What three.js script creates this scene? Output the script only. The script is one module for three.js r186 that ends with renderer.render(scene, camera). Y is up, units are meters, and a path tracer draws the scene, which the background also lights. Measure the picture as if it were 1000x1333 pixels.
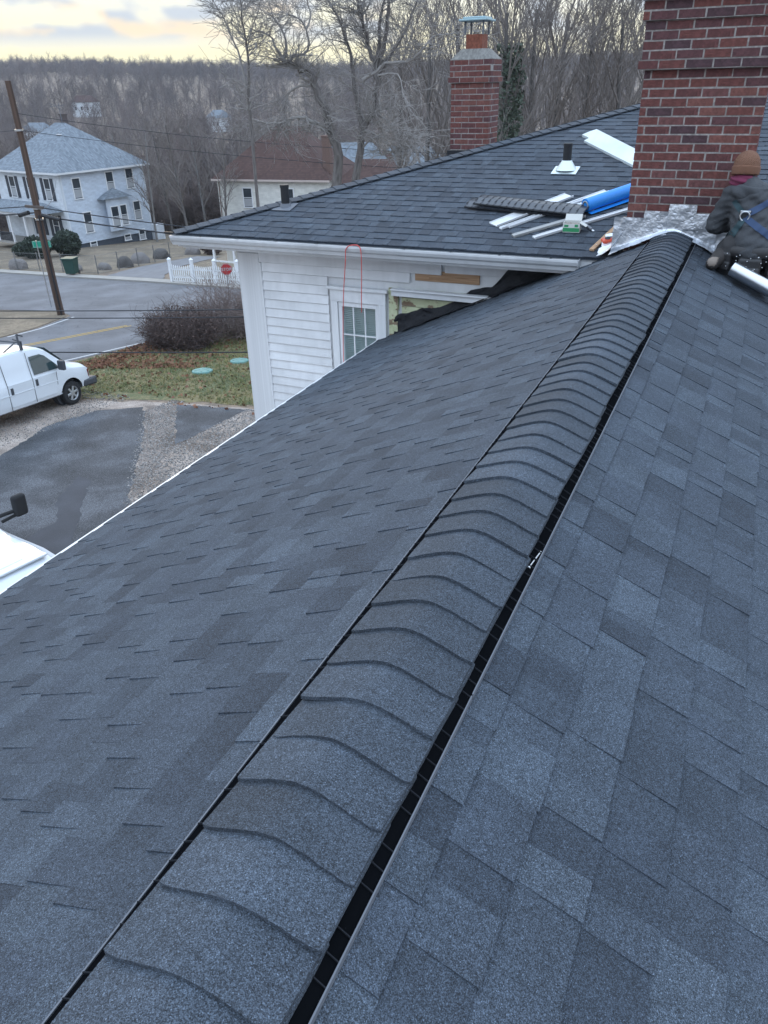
import * as THREE from 'three';
import { mergeGeometries, toCreasedNormals } from 'three/addons/utils/BufferGeometryUtils.js';
import { RoundedBoxGeometry } from 'three/addons/geometries/RoundedBoxGeometry.js';
import { Brush, Evaluator, SUBTRACTION } from 'three-bvh-csg';

// ---------------------------------------------------------------- camera, sky, sun, exposure
const scene = new THREE.Scene();
const RAD = Math.PI / 180;
const camera = new THREE.PerspectiveCamera(67.36, 0.75, 0.05, 4000);
camera.position.set(0.617, 7.0, 0);
camera.rotation.order = 'YXZ';
camera.rotation.set(-29.28 * RAD, 24.93 * RAD, -1.5 * RAD);
const CAM = camera.position.clone();
const renderer = new THREE.WebGLRenderer({ antialias: true });
renderer.toneMapping = THREE.LinearToneMapping;
renderer.toneMappingExposure = 1.5;
renderer.shadowMap.enabled = true;

function rngOf(seed) { let a = seed >>> 0; return () => { a |= 0; a = (a + 0x6D2B79F5) | 0; let t = Math.imul(a ^ (a >>> 15), 1 | a); t = (t + Math.imul(t ^ (t >>> 7), 61 | t)) ^ t; return ((t ^ (t >>> 14)) >>> 0) / 4294967296; }; }
// periodic value noise on a lattice of px * py cells
const LAT = new Float32Array(65536); { const r = rngOf(77); for (let i = 0; i < 65536; i++) LAT[i] = r(); }
const lat = (x, y, s) => LAT[(x * 73 + y * 1931 + s * 7919 + ((x * y) % 251) * 17) & 65535];
function pnoise(x, y, px, py, s = 0) {
  const xi = Math.floor(x), yi = Math.floor(y), fx = x - xi, fy = y - yi, u = fx * fx * (3 - 2 * fx), v = fy * fy * (3 - 2 * fy);
  const x0 = ((xi % px) + px) % px, x1 = (x0 + 1) % px, y0 = ((yi % py) + py) % py, y1 = (y0 + 1) % py;
  return (lat(x0, y0, s) * (1 - u) + lat(x1, y0, s) * u) * (1 - v) + (lat(x0, y1, s) * (1 - u) + lat(x1, y1, s) * u) * v;
}
function fbm(x, y, p, oct, s = 0) { let a = 0, g = 0.5, q = p, t = 0; for (let i = 0; i < oct; i++) { a += g * pnoise(x * q / p, y * q / p, q, q, s + i * 13); t += g; g *= 0.5; q *= 2; } return a / t; }
const sstep = (a, b, x) => { const t = Math.min(1, Math.max(0, (x - a) / (b - a))); return t * t * (3 - 2 * t); };
const mixc = (a, b, t) => [a[0] + (b[0] - a[0]) * t, a[1] + (b[1] - a[1]) * t, a[2] + (b[2] - a[2]) * t];

function makeSky() {
  const W = 2048, H = 1024, d = new Float32Array(W * H * 4);
  for (let j = 0; j < H; j++) for (let i = 0; i < W; i++) {
    const ph = ((i + 0.5) / W - 0.5) * 2 * Math.PI, el = ((j + 0.5) / H - 0.5) * Math.PI;
    const az = Math.atan2(Math.cos(ph), -Math.sin(ph)) / RAD, e = el / RAD;       // az 0 along -z, minus to the left
    let da = Math.abs(az + 40); if (da > 180) da = 360 - da;
    const glow = Math.exp(-(da * da) / (2 * 48 * 48));
    // clear air: warm near the horizon under the low sun, blue above
    const low = mixc([0.6, 0.64, 0.72], [0.84, 0.76, 0.46], glow);
    const mid = mixc([0.9, 1.04, 1.24], [0.74, 0.77, 0.72], glow);
    const high = [1.12, 1.42, 1.86];
    let c = mixc(low, mid, sstep(1.0, 7, e)); c = mixc(c, high, sstep(6, 45, e));
    // cloud bands
    const ua = (az + 180) / 360 * 96, ve = Math.max(0, e) * 0.74;
    const n = fbm(ua + 0.3 * ve, ve + 3.2, 96, 5, 3);
    let cov = sstep(0.38, 0.54, n) * sstep(1.8, 3.0, e);
    const lit = fbm(ua * 1.0 + 7.3, ve * 1.3 + 1.1, 96, 4, 9);
    const edge = cov * (1 - cov) * 4;
    let cl = mixc([0.4, 0.46, 0.56], [0.74, 0.6, 0.44], glow * sstep(0.55, 0.7, lit) * sstep(9, 3, e));
    cl = mixc(cl, [1.1, 1.34, 1.66], sstep(10, 50, e));
    c = mixc(c, cl, cov * 0.82);
    c = mixc(c, [0.74, 0.72, 0.66], edge * 0.3 * glow);
    if (e < 0) c = mixc(c, [0.25, 0.26, 0.28], sstep(0, -6, e));
    const k = (j * W + i) * 4; d[k] = c[0]; d[k + 1] = c[1]; d[k + 2] = c[2]; d[k + 3] = 1;
  }
  const t = new THREE.DataTexture(d, W, H, THREE.RGBAFormat, THREE.FloatType);
  t.mapping = THREE.EquirectangularReflectionMapping; t.magFilter = THREE.LinearFilter; t.minFilter = THREE.LinearFilter; t.wrapS = THREE.RepeatWrapping; t.needsUpdate = true;
  return t;
}
const skyTex = makeSky();
scene.background = skyTex; scene.environment = skyTex;
const sun = new THREE.DirectionalLight(0xffe2bd, 0.5);
sun.position.set(-60, 30, -70); sun.target.position.set(0, 5, -6);
sun.castShadow = true; sun.shadow.radius = 34; sun.shadow.mapSize.set(2048, 2048);
Object.assign(sun.shadow.camera, { left: -60, right: 60, top: 60, bottom: -60, near: 1, far: 400 });
scene.add(sun, sun.target);
scene.fog = new THREE.FogExp2(0xc6ccd6, 0.00022);

// ---------------------------------------------------------------- helpers
const used = new Map();
function numbered(n) { const k = used.get(n) || 0; used.set(n, k + 1); return k ? `${n}_${String(k).padStart(3, '0')}` : n; }
function tag(o, label, category, group) { o.userData.label = label; o.userData.category = category; if (group) o.userData.group = group; return o; }
function thing(name, label, category, pos = [0, 0, 0], turn = 0, group) { const g = new THREE.Group(); g.name = numbered(name); g.position.set(...pos); g.rotation.y = turn; tag(g, label, category, group); scene.add(g); return g; }
function clean(g) { g = g.index ? g.toNonIndexed() : g; for (const k of Object.keys(g.attributes)) if (!['position', 'normal', 'uv'].includes(k)) g.deleteAttribute(k); if (!g.attributes.normal) g.computeVertexNormals(); if (!g.attributes.uv) g.setAttribute('uv', new THREE.BufferAttribute(new Float32Array(g.attributes.position.count * 2), 2)); return g; }
function cubeUV(g, ox = 0, oy = 0) {          // uv in metres, each face seen square on
  g = clean(g); const p = g.attributes.position, uv = g.attributes.uv; const a = new THREE.Vector3(), b = new THREE.Vector3(), c = new THREE.Vector3(), n = new THREE.Vector3();
  for (let i = 0; i < p.count; i += 3) {
    a.fromBufferAttribute(p, i); b.fromBufferAttribute(p, i + 1); c.fromBufferAttribute(p, i + 2); n.copy(b).sub(a).cross(c.clone().sub(a));
    const x = Math.abs(n.x), y = Math.abs(n.y), z = Math.abs(n.z);
    [a, b, c].forEach((v, k) => { if (y >= x && y >= z) uv.setXY(i + k, v.x + ox, v.z + oy); else if (x >= z) uv.setXY(i + k, v.z + ox, v.y + oy); else uv.setXY(i + k, v.x + ox, v.y + oy); });
  }
  return g;
}
function merged(list) { return list.length === 1 ? clean(list[0]) : mergeGeometries(list.map(clean), false); }
function mesh(name, geo, mat, parent, kind) { if (Array.isArray(geo)) geo = merged(geo); const m = new THREE.Mesh(geo, mat); m.name = parent ? name : numbered(name); m.castShadow = m.receiveShadow = true; (parent || scene).add(m); if (kind) m.userData.kind = kind; return m; }
function structure(name, geo, mat) { return mesh(name, geo, mat, null, 'structure'); }
const box = (w, h, d, x = 0, y = 0, z = 0) => new THREE.BoxGeometry(w, h, d).translate(x, y, z);
const rbox = (w, h, d, r, x = 0, y = 0, z = 0, s = 2) => new RoundedBoxGeometry(w, h, d, s, r).translate(x, y, z);
const cyl = (r0, r1, h, n = 16, x = 0, y = 0, z = 0) => new THREE.CylinderGeometry(r0, r1, h, n).translate(x, y, z);
function between(g, a, b) { const A = new THREE.Vector3(...a), B = new THREE.Vector3(...b), d = B.clone().sub(A); const q = new THREE.Quaternion().setFromUnitVectors(new THREE.Vector3(0, 1, 0), d.clone().normalize()); return g.applyQuaternion(q).translate((A.x + B.x) / 2, (A.y + B.y) / 2, (A.z + B.z) / 2); }
const rod = (a, b, r, n = 8) => between(cyl(r, r, new THREE.Vector3(...a).distanceTo(new THREE.Vector3(...b)), n), a, b);
function bar(a, b, w, t) { const A = new THREE.Vector3(...a), B = new THREE.Vector3(...b), L = A.distanceTo(B); const m = new THREE.Matrix4().lookAt(A, B, new THREE.Vector3(0, 1, 0)); return new THREE.BoxGeometry(w, t, L).applyMatrix4(m).translate((A.x + B.x) / 2, (A.y + B.y) / 2, (A.z + B.z) / 2); }
function poly(points, depth, bevel = 0) { const s = new THREE.Shape(points.map(p => new THREE.Vector2(p[0], p[1]))); return new THREE.ExtrudeGeometry(s, { depth, bevelEnabled: bevel > 0, bevelSize: bevel, bevelThickness: bevel, bevelSegments: 2, steps: 1 }); }
const curveTube = (pts, r, n = 40, k = 6) => new THREE.TubeGeometry(new THREE.CatmullRomCurve3(pts.map(p => new THREE.Vector3(...p))), n, r, k);
// the ground round the houses is one even slope falling away from the house
const FWX = -0.4215, FWZ = -0.9068;
const along = (x, z) => (x - 0.617) * FWX + z * FWZ;
const across = (x, z) => (x - 0.617) * -FWZ + z * FWX;
const gy = (x, z) => -0.08 * along(x, z);
const SLOPE_Q = new THREE.Quaternion().setFromUnitVectors(new THREE.Vector3(0, 1, 0), new THREE.Vector3(0.08 * FWX, 1, 0.08 * FWZ).normalize());
function sheet(points, lift) {               // a flat polygon laid on the slope
  const s = new THREE.Shape(points.map(p => new THREE.Vector2(p[0], -p[1]))); const g = new THREE.ShapeGeometry(s); g.rotateX(-Math.PI / 2);
  const p = g.attributes.position, uv = g.attributes.uv; for (let i = 0; i < p.count; i++) { p.setY(i, gy(p.getX(i), p.getZ(i)) + lift); uv.setXY(i, p.getX(i), p.getZ(i)); } g.computeVertexNormals(); return g;
}
function rough(points, step, amp, seed) {   // uneven outline
  const r = rngOf(seed), o = []; for (let i = 0; i < points.length; i++) { const a = points[i], b = points[(i + 1) % points.length], L = Math.hypot(b[0] - a[0], b[1] - a[1]), n = Math.max(1, Math.round(L / step)); for (let k = 0; k < n; k++) { const t = k / n, j = k ? amp : amp * 0.3; o.push([a[0] + (b[0] - a[0]) * t + (r() - 0.5) * 2 * j, a[1] + (b[1] - a[1]) * t + (r() - 0.5) * 2 * j]); } } return o;
}

// ---------------------------------------------------------------- textures and materials
function tex(size, repeatMetres, fn, srgb = true) {
  const d = new Uint8Array(size * size * 4);
  for (let y = 0; y < size; y++) for (let x = 0; x < size; x++) { const c = fn(x / size, y / size, x, y); const k = (y * size + x) * 4; for (let q = 0; q < 3; q++) d[k + q] = Math.max(0, Math.min(255, Math.round((Array.isArray(c) ? c[q] : c) * 255))); d[k + 3] = 255; }
  const t = new THREE.DataTexture(d, size, size); t.wrapS = t.wrapT = THREE.RepeatWrapping; t.magFilter = THREE.LinearFilter; t.minFilter = THREE.LinearMipmapLinearFilter; t.generateMipmaps = true; if (srgb) t.colorSpace = THREE.SRGBColorSpace; t.repeat.set(1 / repeatMetres, 1 / repeatMetres); t.needsUpdate = true; return t;
}
const lin = (r, g, b) => new THREE.Color().setRGB(r, g, b);
const std = (color, roughness = 0.8, extra = {}) => new THREE.MeshStandardMaterial({ color, roughness, ...extra });
const wr = rngOf(5);
const white2 = new Float32Array(1024 * 1024); for (let i = 0; i < white2.length; i++) white2[i] = wr();
const w2 = (x, y) => white2[((y & 1023) << 10) | (x & 1023)];
// mineral granules of the shingles: fine grain, pale flecks, faint mottling; about 1 mm per texel
const flecks = new Float32Array(1024 * 1024); { const r = rngOf(31); for (let i = 0; i < 22000; i++) { const x = r() * 1024 | 0, y = r() * 1024 | 0, a = 0.16 + 0.6 * r() * r(), s = r() < 0.3 ? 2 : 1; for (let q = 0; q < s; q++) for (let w = 0; w < s; w++) flecks[((y + q & 1023) << 10) | (x + w & 1023)] = a * (0.6 + 0.4 * r()); } }
const granule = (x, y) => { const n = 0.42 * w2(x, y) + 0.42 * w2((x >> 1) + 17, (y >> 1) + 55) + 0.16 * fbm(x / 8, y / 8, 128, 3, 4); const mott = fbm(x / 1024 * 8, y / 1024 * 8, 8, 4, 21); return 0.09 + 0.83 * n + 0.12 * (mott - 0.5) + flecks[((y & 1023) << 10) | (x & 1023)]; };
const granuleMap = tex(1024, 1.0, (u, v, x, y) => granule(x, y));
const granuleBump = tex(512, 0.5, (u, v, x, y) => 0.5 * w2(x, y) + 0.5 * w2((x >> 1) + 9, (y >> 1) + 3), false);
const M = {};
M.shingle = std(lin(0.18, 0.229, 0.3), 0.92, { map: granuleMap, bumpMap: granuleBump, bumpScale: 0.0012, vertexColors: true });
M.capShingle = std(lin(0.177, 0.223, 0.288), 0.92, { map: granuleMap, bumpMap: granuleBump, bumpScale: 0.0012, vertexColors: true });
M.shinglePlain = std(lin(0.18, 0.229, 0.3), 0.92, { map: granuleMap });
M.ventBlack = new THREE.MeshPhysicalMaterial({ color: lin(0.004, 0.0045, 0.0055), roughness: 1, specularIntensity: 0 });
M.plastic = std(lin(0.012, 0.013, 0.016), 0.55);
M.plasticGrey = std(lin(0.13, 0.14, 0.16), 0.7);
const dirt = tex(512, 2.4, (u, v) => { const a = fbm(u * 6, v * 6, 6, 5, 40), s = fbm(u * 40, v * 3, 40, 3, 60); return 0.86 + 0.12 * a + 0.06 * (s - 0.5); });
M.whitePaint = std(lin(0.86, 0.87, 0.88), 0.6, { map: dirt });
M.whiteTrim = std(lin(0.78, 0.79, 0.8), 0.55, { map: dirt });
M.whiteMetal = std(lin(0.74, 0.75, 0.76), 0.35, { map: dirt });
const woodMap = tex(512, 0.8, (u, v) => { const g = fbm(u * 4 + 2 * fbm(u * 2, v * 2, 4, 2, 7), v * 60, 64, 3, 8); return mixc([0.62, 0.48, 0.36], [0.86, 0.72, 0.58], g); });
M.bareWood = std(0xffffff, 0.8, { map: woodMap, color: lin(0.8, 0.78, 0.76) });
const oldMap = tex(512, 0.9, (u, v, x, y) => { const a = fbm(u * 7, v * 12, 84, 5, 14), b = fbm(u * 20, v * 26, 520, 3, 19); return mixc(mixc([0.68, 0.7, 0.55], [0.82, 0.83, 0.7], b), mixc([0.42, 0.34, 0.27], [0.58, 0.52, 0.44], b), sstep(0.56, 0.66, a)); });
M.oldBoard = std(0xffffff, 0.9, { map: oldMap });
M.glass = new THREE.MeshPhysicalMaterial({ color: lin(0.9, 0.95, 0.95), roughness: 0.03, transmission: 1, thickness: 0, ior: 1.5 });
M.darkGlass = std(lin(0.03, 0.04, 0.05), 0.06, { metalness: 0.0 });
M.blackFelt = std(lin(0.009, 0.01, 0.014), 0.75, { bumpMap: tex(256, 0.5, (u, v) => fbm(u * 8, v * 8, 8, 4, 71), false), bumpScale: 0.02 });
const foilBump = tex(512, 0.45, (u, v) => { const a = fbm(u * 6, v * 6, 6, 4, 81); const b = Math.abs(fbm(u * 12, v * 12, 12, 3, 90) - 0.5) * 2; return 0.6 * a + 0.5 * b; }, false);
M.foil = std(lin(0.66, 0.68, 0.71), 0.42, { metalness: 1, bumpMap: foilBump, bumpScale: 0.007 });
M.rollMetal = std(lin(0.6, 0.61, 0.62), 0.3, { metalness: 1 });
const brickGrain = tex(512, 0.6, (u, v, x, y) => 0.68 + 0.34 * fbm(u * 30, v * 30, 60, 4, 33) + 0.1 * (w2(x, y) - 0.5));
M.brick = std(0xffffff, 0.9, { map: brickGrain, vertexColors: true, bumpMap: brickGrain, bumpScale: 0.004 });
M.mortar = std(lin(0.45, 0.41, 0.38), 0.95, { map: brickGrain });
M.cement = std(lin(0.26, 0.25, 0.23), 0.95, { map: brickGrain });
M.clay = std(lin(0.3, 0.1, 0.06), 0.85, { map: brickGrain });
M.asphaltRoad = std(lin(0.175, 0.182, 0.2), 0.9, { map: tex(1024, 6, (u, v, x, y) => { const f = fbm(u * 5, v * 5, 5, 5, 51); const crack = Math.abs(fbm(u * 9, v * 9, 9, 3, 57) - 0.5) < 0.006 ? 0.22 : 0; return 0.72 + 0.3 * f + 0.14 * (w2(x, y) - 0.5) - crack; }) });
M.asphaltDrive = std(lin(0.15, 0.16, 0.18), 0.9, { map: tex(1024, 5, (u, v, x, y) => { const f = fbm(u * 6, v * 6, 6, 5, 61), s = sstep(0.5, 0.68, f); return 0.42 + 0.36 * f + 0.45 * (w2(x >> 1, y >> 1) - 0.5) + (w2((x >> 1) + 91, (y >> 1) + 7) > 0.93 - 0.2 * s ? 0.4 : 0); }) });
M.asphaltPatch = std(lin(0.068, 0.076, 0.094), 0.85, { map: tex(512, 3, (u, v, x, y) => 0.7 + 0.2 * fbm(u * 6, v * 6, 6, 4, 66) + 0.25 * (w2(x, y) - 0.5)) });
M.gravel = std(0xffffff, 0.95, { map: tex(1024, 4, (u, v, x, y) => { const g = 0.55 * w2(x >> 1, y >> 1) + 0.45 * w2((x >> 2) + 5, (y >> 2) + 40), f = fbm(u * 5, v * 5, 5, 4, 91); return mixc([0.3, 0.26, 0.23], [0.72, 0.67, 0.63], Math.min(1, Math.max(0, g * 1.1 - 0.35 + 1.1 * (f - 0.42) + 0.2))); }) });
M.wornGravel = std(lin(0.62, 0.62, 0.63), 0.95, { map: M.gravel.map });
const soil = (c0, c1, c2, s) => tex(1024, 7, (u, v, x, y) => { const f = fbm(u * 7, v * 7, 7, 6, s), g = fbm(u * 60, v * 60, 60, 3, s + 5), k = w2(x, y); const c = mixc(c0, c1, sstep(0.34, 0.66, f)); return mixc(c, c2, sstep(0.5, 0.75, g) * 0.7).map(q => q * (0.72 + 0.5 * k)); });
M.ground = std(0xffffff, 1, { map: soil([0.42, 0.38, 0.34], [0.5, 0.44, 0.38], [0.58, 0.5, 0.42], 101) });
M.lawn = std(0xffffff, 1, { map: soil([0.36, 0.38, 0.26], [0.46, 0.43, 0.31], [0.55, 0.48, 0.36], 111) });
M.verge = std(0xffffff, 1, { map: soil([0.44, 0.4, 0.34], [0.52, 0.47, 0.4], [0.4, 0.35, 0.3], 121) });
M.concrete = std(lin(0.36, 0.34, 0.31), 0.9, { map: dirt });
M.yellowLine = std(lin(0.55, 0.36, 0.07), 0.8, { map: brickGrain });
M.whiteLine = std(lin(0.62, 0.63, 0.64), 0.8, { map: brickGrain });
const barkMap = tex(256, 1.2, (u, v) => 0.62 + 0.5 * fbm(u * 16, v * 4, 16, 4, 131));
const bark = (r, g, b) => std(lin(r, g, b), 1, { map: barkMap });

// ---------------------------------------------------------------- shingled slopes
// local frame of a slope: X along the eave, Y out of the roof, Z down the slope
function shingleGeo(w, e, high, tone, ox, oy) {
  const L = e + 0.035, t1 = high ? 0.0138 : 0.0092, th = high ? 0.0085 : 0.005, t0 = 0.0036;
  const fl = high ? 0.004 : 0;
  const P = [[0, t0 - 0.003, -L], [w, t0 - 0.003, -L], [w + fl, t1 - th, 0], [-fl, t1 - th, 0], [0, t0, -L], [w, t0, -L], [w + fl, t1, 0], [-fl, t1, 0]];
  const F = [[4, 7, 6, 5], [3, 2, 6, 7], [0, 3, 7, 4], [2, 1, 5, 6], [1, 0, 4, 5], [0, 1, 2, 3]];
  const pos = [], uv = [];
  F.forEach(f => [[0, 1, 2], [0, 2, 3]].forEach(t => t.forEach(k => { const v = P[f[k]]; pos.push(...v); uv.push(v[0] + ox + v[1], v[2] + oy + v[1] * 0.7); })));
  const g = new THREE.BufferGeometry(); g.setAttribute('position', new THREE.Float32BufferAttribute(pos, 3)); g.setAttribute('uv', new THREE.Float32BufferAttribute(uv, 2)); g.computeVertexNormals();
  const c = new Float32Array(pos.length); for (let i = 0; i < c.length; i += 3) { c[i] = tone[0]; c[i + 1] = tone[1]; c[i + 2] = tone[2]; } g.setAttribute('color', new THREE.BufferAttribute(c, 3));
  return g;
}
const TONES = [[0.7, 0.71, 0.73], [0.8, 0.81, 0.82], [0.91, 0.91, 0.92], [1.0, 1.0, 1.0], [1.05, 1.05, 1.04], [1.12, 1.12, 1.1], [1.2, 1.19, 1.16]];
const WIDTHS = [0.05, 0.07, 0.09, 0.11, 0.13, 0.155, 0.185];
const shingleCache = new Map();
function shingleVariant(wi, e, high, ti, vi) { const k = `${wi}|${e}|${high}|${ti}|${vi}`; if (!shingleCache.has(k)) shingleCache.set(k, shingleGeo(WIDTHS[wi], e, high, TONES[ti], (wi * 0.37 + vi * 0.29 + ti * 0.13) % 1, (vi * 0.41 + ti * 0.17) % 1)); return shingleCache.get(k); }
function layShingles({ slope, x0, x1, first, count, e, seed, keep }) {
  const r = rngOf(seed), out = [];
  slope.updateMatrixWorld(true);
  for (let k = 0; k < count; k++) {
    const b = first + k * e; let x = x0 + r() * 0.2, high = r() < 0.5, run = 0;
    while (x < x1) {
      const wi = Math.min(6, Math.floor(Math.pow(r(), 0.8) * 7)), w = WIDTHS[wi];
      const ti = Math.min(6, Math.max(0, Math.round(3 + (r() + r() + r() - 1.5) * 3.4 - (high ? 0 : 0.8))));
      const j = (r() - 0.5) * 0.006;
      if (!keep || keep(x, x + w, b, out, { wi, ti, high, e, k })) out.push({ x, w, wi, ti, vi: r() * 3 | 0, high, b: b + j, e, slope });
      x += w + 0.0012; run++;
      if (run > 1 || r() < 0.84) { high = !high; run = 0; }
    }
  }
  const n = new THREE.Vector3(0, 1, 0).transformDirection(slope.matrixWorld), v = new THREE.Vector3();
  const cinv = new THREE.Matrix4(); camera.updateMatrixWorld(true); cinv.copy(camera.matrixWorld).invert();
  for (const o of out) { v.set(o.x + o.w / 2, 0, o.b - o.e / 2).applyMatrix4(slope.matrixWorld); const c = v.clone().applyMatrix4(cinv); const px = c.x / -c.z, py = c.y / -c.z; const inside = c.z < 0 && Math.abs(px) < 0.54 && Math.abs(py) < 0.71; const d = v.clone().sub(CAM), L = d.length(); o.size = inside ? o.w * o.e * Math.abs(d.dot(n)) / (L * L * L) : 0; }
  return out;
}
function buildShingles(pieces, mat, most = 300) {
  pieces.sort((a, b) => b.size - a.size);
  const rest = new Map();
  pieces.forEach((o, i) => {
    const g = shingleVariant(o.wi, o.e, o.high, o.ti, o.vi);
    if (i < most && o.size > 0) { const m = mesh('shingle', g, mat, o.slope); m.position.set(o.x, 0, o.b); }
    else { if (!rest.has(o.slope)) rest.set(o.slope, []); rest.get(o.slope).push(g.clone().translate(o.x, 0, o.b)); }
  });
  for (const [s, list] of rest) mesh('shingle_field', mergeGeometries(list, false), mat, s, 'stuff');
}
function setColors(g, fn) { const p = g.attributes.position, c = new Float32Array(p.count * 3); for (let i = 0; i < p.count; i++) { const t = fn(p.getX(i), p.getY(i), p.getZ(i)); c[i * 3] = t[0]; c[i * 3 + 1] = t[1]; c[i * 3 + 2] = t[2]; } g.setAttribute('color', new THREE.BufferAttribute(c, 3)); return g; }

// ---------------------------------------------------------------- the gable wing we look along
const ROOF_M = 0.45, PITCH = Math.atan(ROOF_M), EXPO = 0.143;
const RIDGE_Y = 5.773, WING_W = 3.02, TILT = 0.002, SL = WING_W / Math.cos(PITCH);
const wing = thing('gable_wing', 'long gabled house wing with charcoal shingles and a raised ridge vent', 'house', [0.02, RIDGE_Y, 0]);
wing.rotation.x = TILT;
{
  const Z0 = 2.2, Z1 = -8.9;
  const deck = (name, side) => {
    // right slope: X runs to -z, left slope: X runs to +z
    const g = cubeUV(box(Z0 - Z1, 0.02, SL, 0, -0.012, SL / 2));
    const s = mesh(name, g, M.plastic, wing);
    const m = new THREE.Matrix4();
    if (side > 0) m.makeBasis(new THREE.Vector3(0, 0, -1), new THREE.Vector3(Math.sin(PITCH), Math.cos(PITCH), 0), new THREE.Vector3(Math.cos(PITCH), -Math.sin(PITCH), 0));
    else m.makeBasis(new THREE.Vector3(0, 0, 1), new THREE.Vector3(-Math.sin(PITCH), Math.cos(PITCH), 0), new THREE.Vector3(-Math.cos(PITCH), -Math.sin(PITCH), 0));
    m.setPosition(0, 0, (Z0 + Z1) / 2); s.applyMatrix4(m); return s;
  };
  const sr = deck('roof_slope', 1), sl = deck('roof_slope', -1); sl.userData.label = 'roof slope running down to the white drip edge';
  wing.updateMatrixWorld(true);
  const half = (Z0 - Z1) / 2;
  const nR = 18, a = layShingles({ slope: sr, x0: -half, x1: half - 0.3, first: 0.44 - EXPO * 1.08, count: nR, e: EXPO * 1.08, seed: 11 });
  const nL = Math.ceil((SL - 0.16) / EXPO), b = layShingles({ slope: sl, x0: -half, x1: half - 0.3, first: SL - EXPO * (nL - 1), count: nL, e: EXPO, seed: 23 });
  buildShingles(a.concat(b), M.shingle, 300);
  // drip edge along the left eave
  const ex = -WING_W, ey = -WING_W * ROOF_M;
  mesh('drip_edge', [box(0.03, 0.055, Z0 - Z1, ex - 0.012, ey - 0.035, (Z0 + Z1) / 2), box(0.05, 0.006, Z0 - Z1, ex - 0.004, ey + 0.001, (Z0 + Z1) / 2).rotateZ(0)], M.whiteMetal, wing);
  mesh('fascia', box(0.03, 0.16, Z0 - Z1 - 0.2, ex + 0.03, ey - 0.13, (Z0 + Z1) / 2), M.whiteTrim, wing);
  // walls beneath the roof
  const wy = -RIDGE_Y - 1.6;
  mesh('wall', [box(0.2, -wy - 1.25, 10.6, -2.3, (wy - 1.25) / 2, -3.4), box(0.2, -wy - 1.25, 10.6, 2.3, (wy - 1.25) / 2, -3.4)], M.whitePaint, wing);
  const rightEave = box(0.03, 0.16, Z0 - Z1 - 0.2, -ex - 0.02, ey - 0.1, (Z0 + Z1) / 2); mesh('fascia', rightEave, M.whiteTrim, wing);
  // ridge vent: black plastic body with open louvres, a pale lip along each foot
  const V0 = 2.0, V1 = -7.34, VL = V0 - V1, vc = (V0 + V1) / 2;
  const vy = (x, h) => -ROOF_M * Math.abs(x) + h, half2 = [[0, 0.004], [0.08, vy(0.08, 0.02)], [0.154, vy(0.154, 0.03)], [0.158, vy(0.158, 0.019)], [0.19, vy(0.19, 0.018)], [0.192, vy(0.192, 0.0)]];
  const prof = [...half2, ...half2.slice(1).reverse().map(([x, y]) => x > 0.185 ? [-x - 0.006, y - 0.006 * ROOF_M] : [-x, y])];
  const vent = mesh('ridge_vent', cubeUV(poly(prof, VL).translate(0, 0, V1)), M.ventBlack, wing);
  const ribs = []; for (let z = V1 + 0.02; z < V0; z += 0.046) for (const s of [-1, 1]) if (lat(Math.round(z * 40) + 900, s + 2, 3) > 0.22) ribs.push(bar([s * 0.157, vy(0.157, 0.0205), z], [s * (s < 0 ? 0.197 : 0.191), vy(s < 0 ? 0.197 : 0.191, 0.0205), z + 0.004], 0.0022, 0.005));
  mesh('louver', ribs, new THREE.MeshPhysicalMaterial({ color: lin(0.02, 0.022, 0.026), roughness: 1, specularIntensity: 0.1 }), vent, 'stuff');
  for (const s of [-1, 1]) for (let z = V1; z < V0 - 0.1; z += 1.2) { const lx = s < 0 ? 0.199 : 0.1932, lh = s < 0 ? 0.009 : 0.014; mesh('lip', bar([s * lx, vy(lx, 0.0175), z], [s * (lx + 0.0008 * Math.sin(z * 5)), vy(lx, 0.0175), Math.min(V0, z + 1.194)], 0.0032, lh), M.plasticGrey, vent); }
  // cap shingles, each lapping the one nearer the gable end
  const capY = x => 0.03 - ROOF_M * Math.sqrt(x * x + 0.003) + 0.003 * Math.pow(Math.abs(x) / 0.175, 8);
  const variants = [0, 1, 2, 3, 4, 5].map(k => {
    const rr = rngOf(300 + k), L = 0.3, wv = [rr(), rr(), rr(), rr()].map(q => q * 6.28);
    const g = new THREE.BoxGeometry(1, 1, 1, 26, 1, 4), p = g.attributes.position;
    for (let i = 0; i < p.count; i++) {
      const u = p.getX(i) * 2, top = p.getY(i) > 0 ? 1 : 0, t = p.getZ(i) + 0.5;     // t 1 at the exposed butt
      const cut = 0.008 * Math.pow(Math.abs(u), 14);
      const x = u * (0.165 + 0.0016 * Math.sin(wv[3] + t * 3)); let z = (t - 1) * L - cut * t;
      z += t * (0.0025 * Math.sin(u * 3 + wv[0]) + 0.0004 * Math.sin(u * 19 + wv[1]) + 0.0005 * Math.sin(u * 61 + wv[2]));
      const lift = 0.001 + 0.0215 * t + 0.004 * t * t * Math.sin(wv[1]) * u * u;
      p.setXYZ(i, x, capY(x) + lift - (top ? 0 : 0.0105) - 0.004 * Math.pow(Math.abs(u), 10), z);
    }
    let gg = cubeUV(g, k * 0.31, k * 0.17); gg = toCreasedNormals(gg, 0.6); const tn = [0.9, 1, 1.06, 0.96, 1.1, 0.86][k]; return setColors(gg, () => [tn, tn, tn]);
  });
  const rr = rngOf(4); let k = 0;
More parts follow.
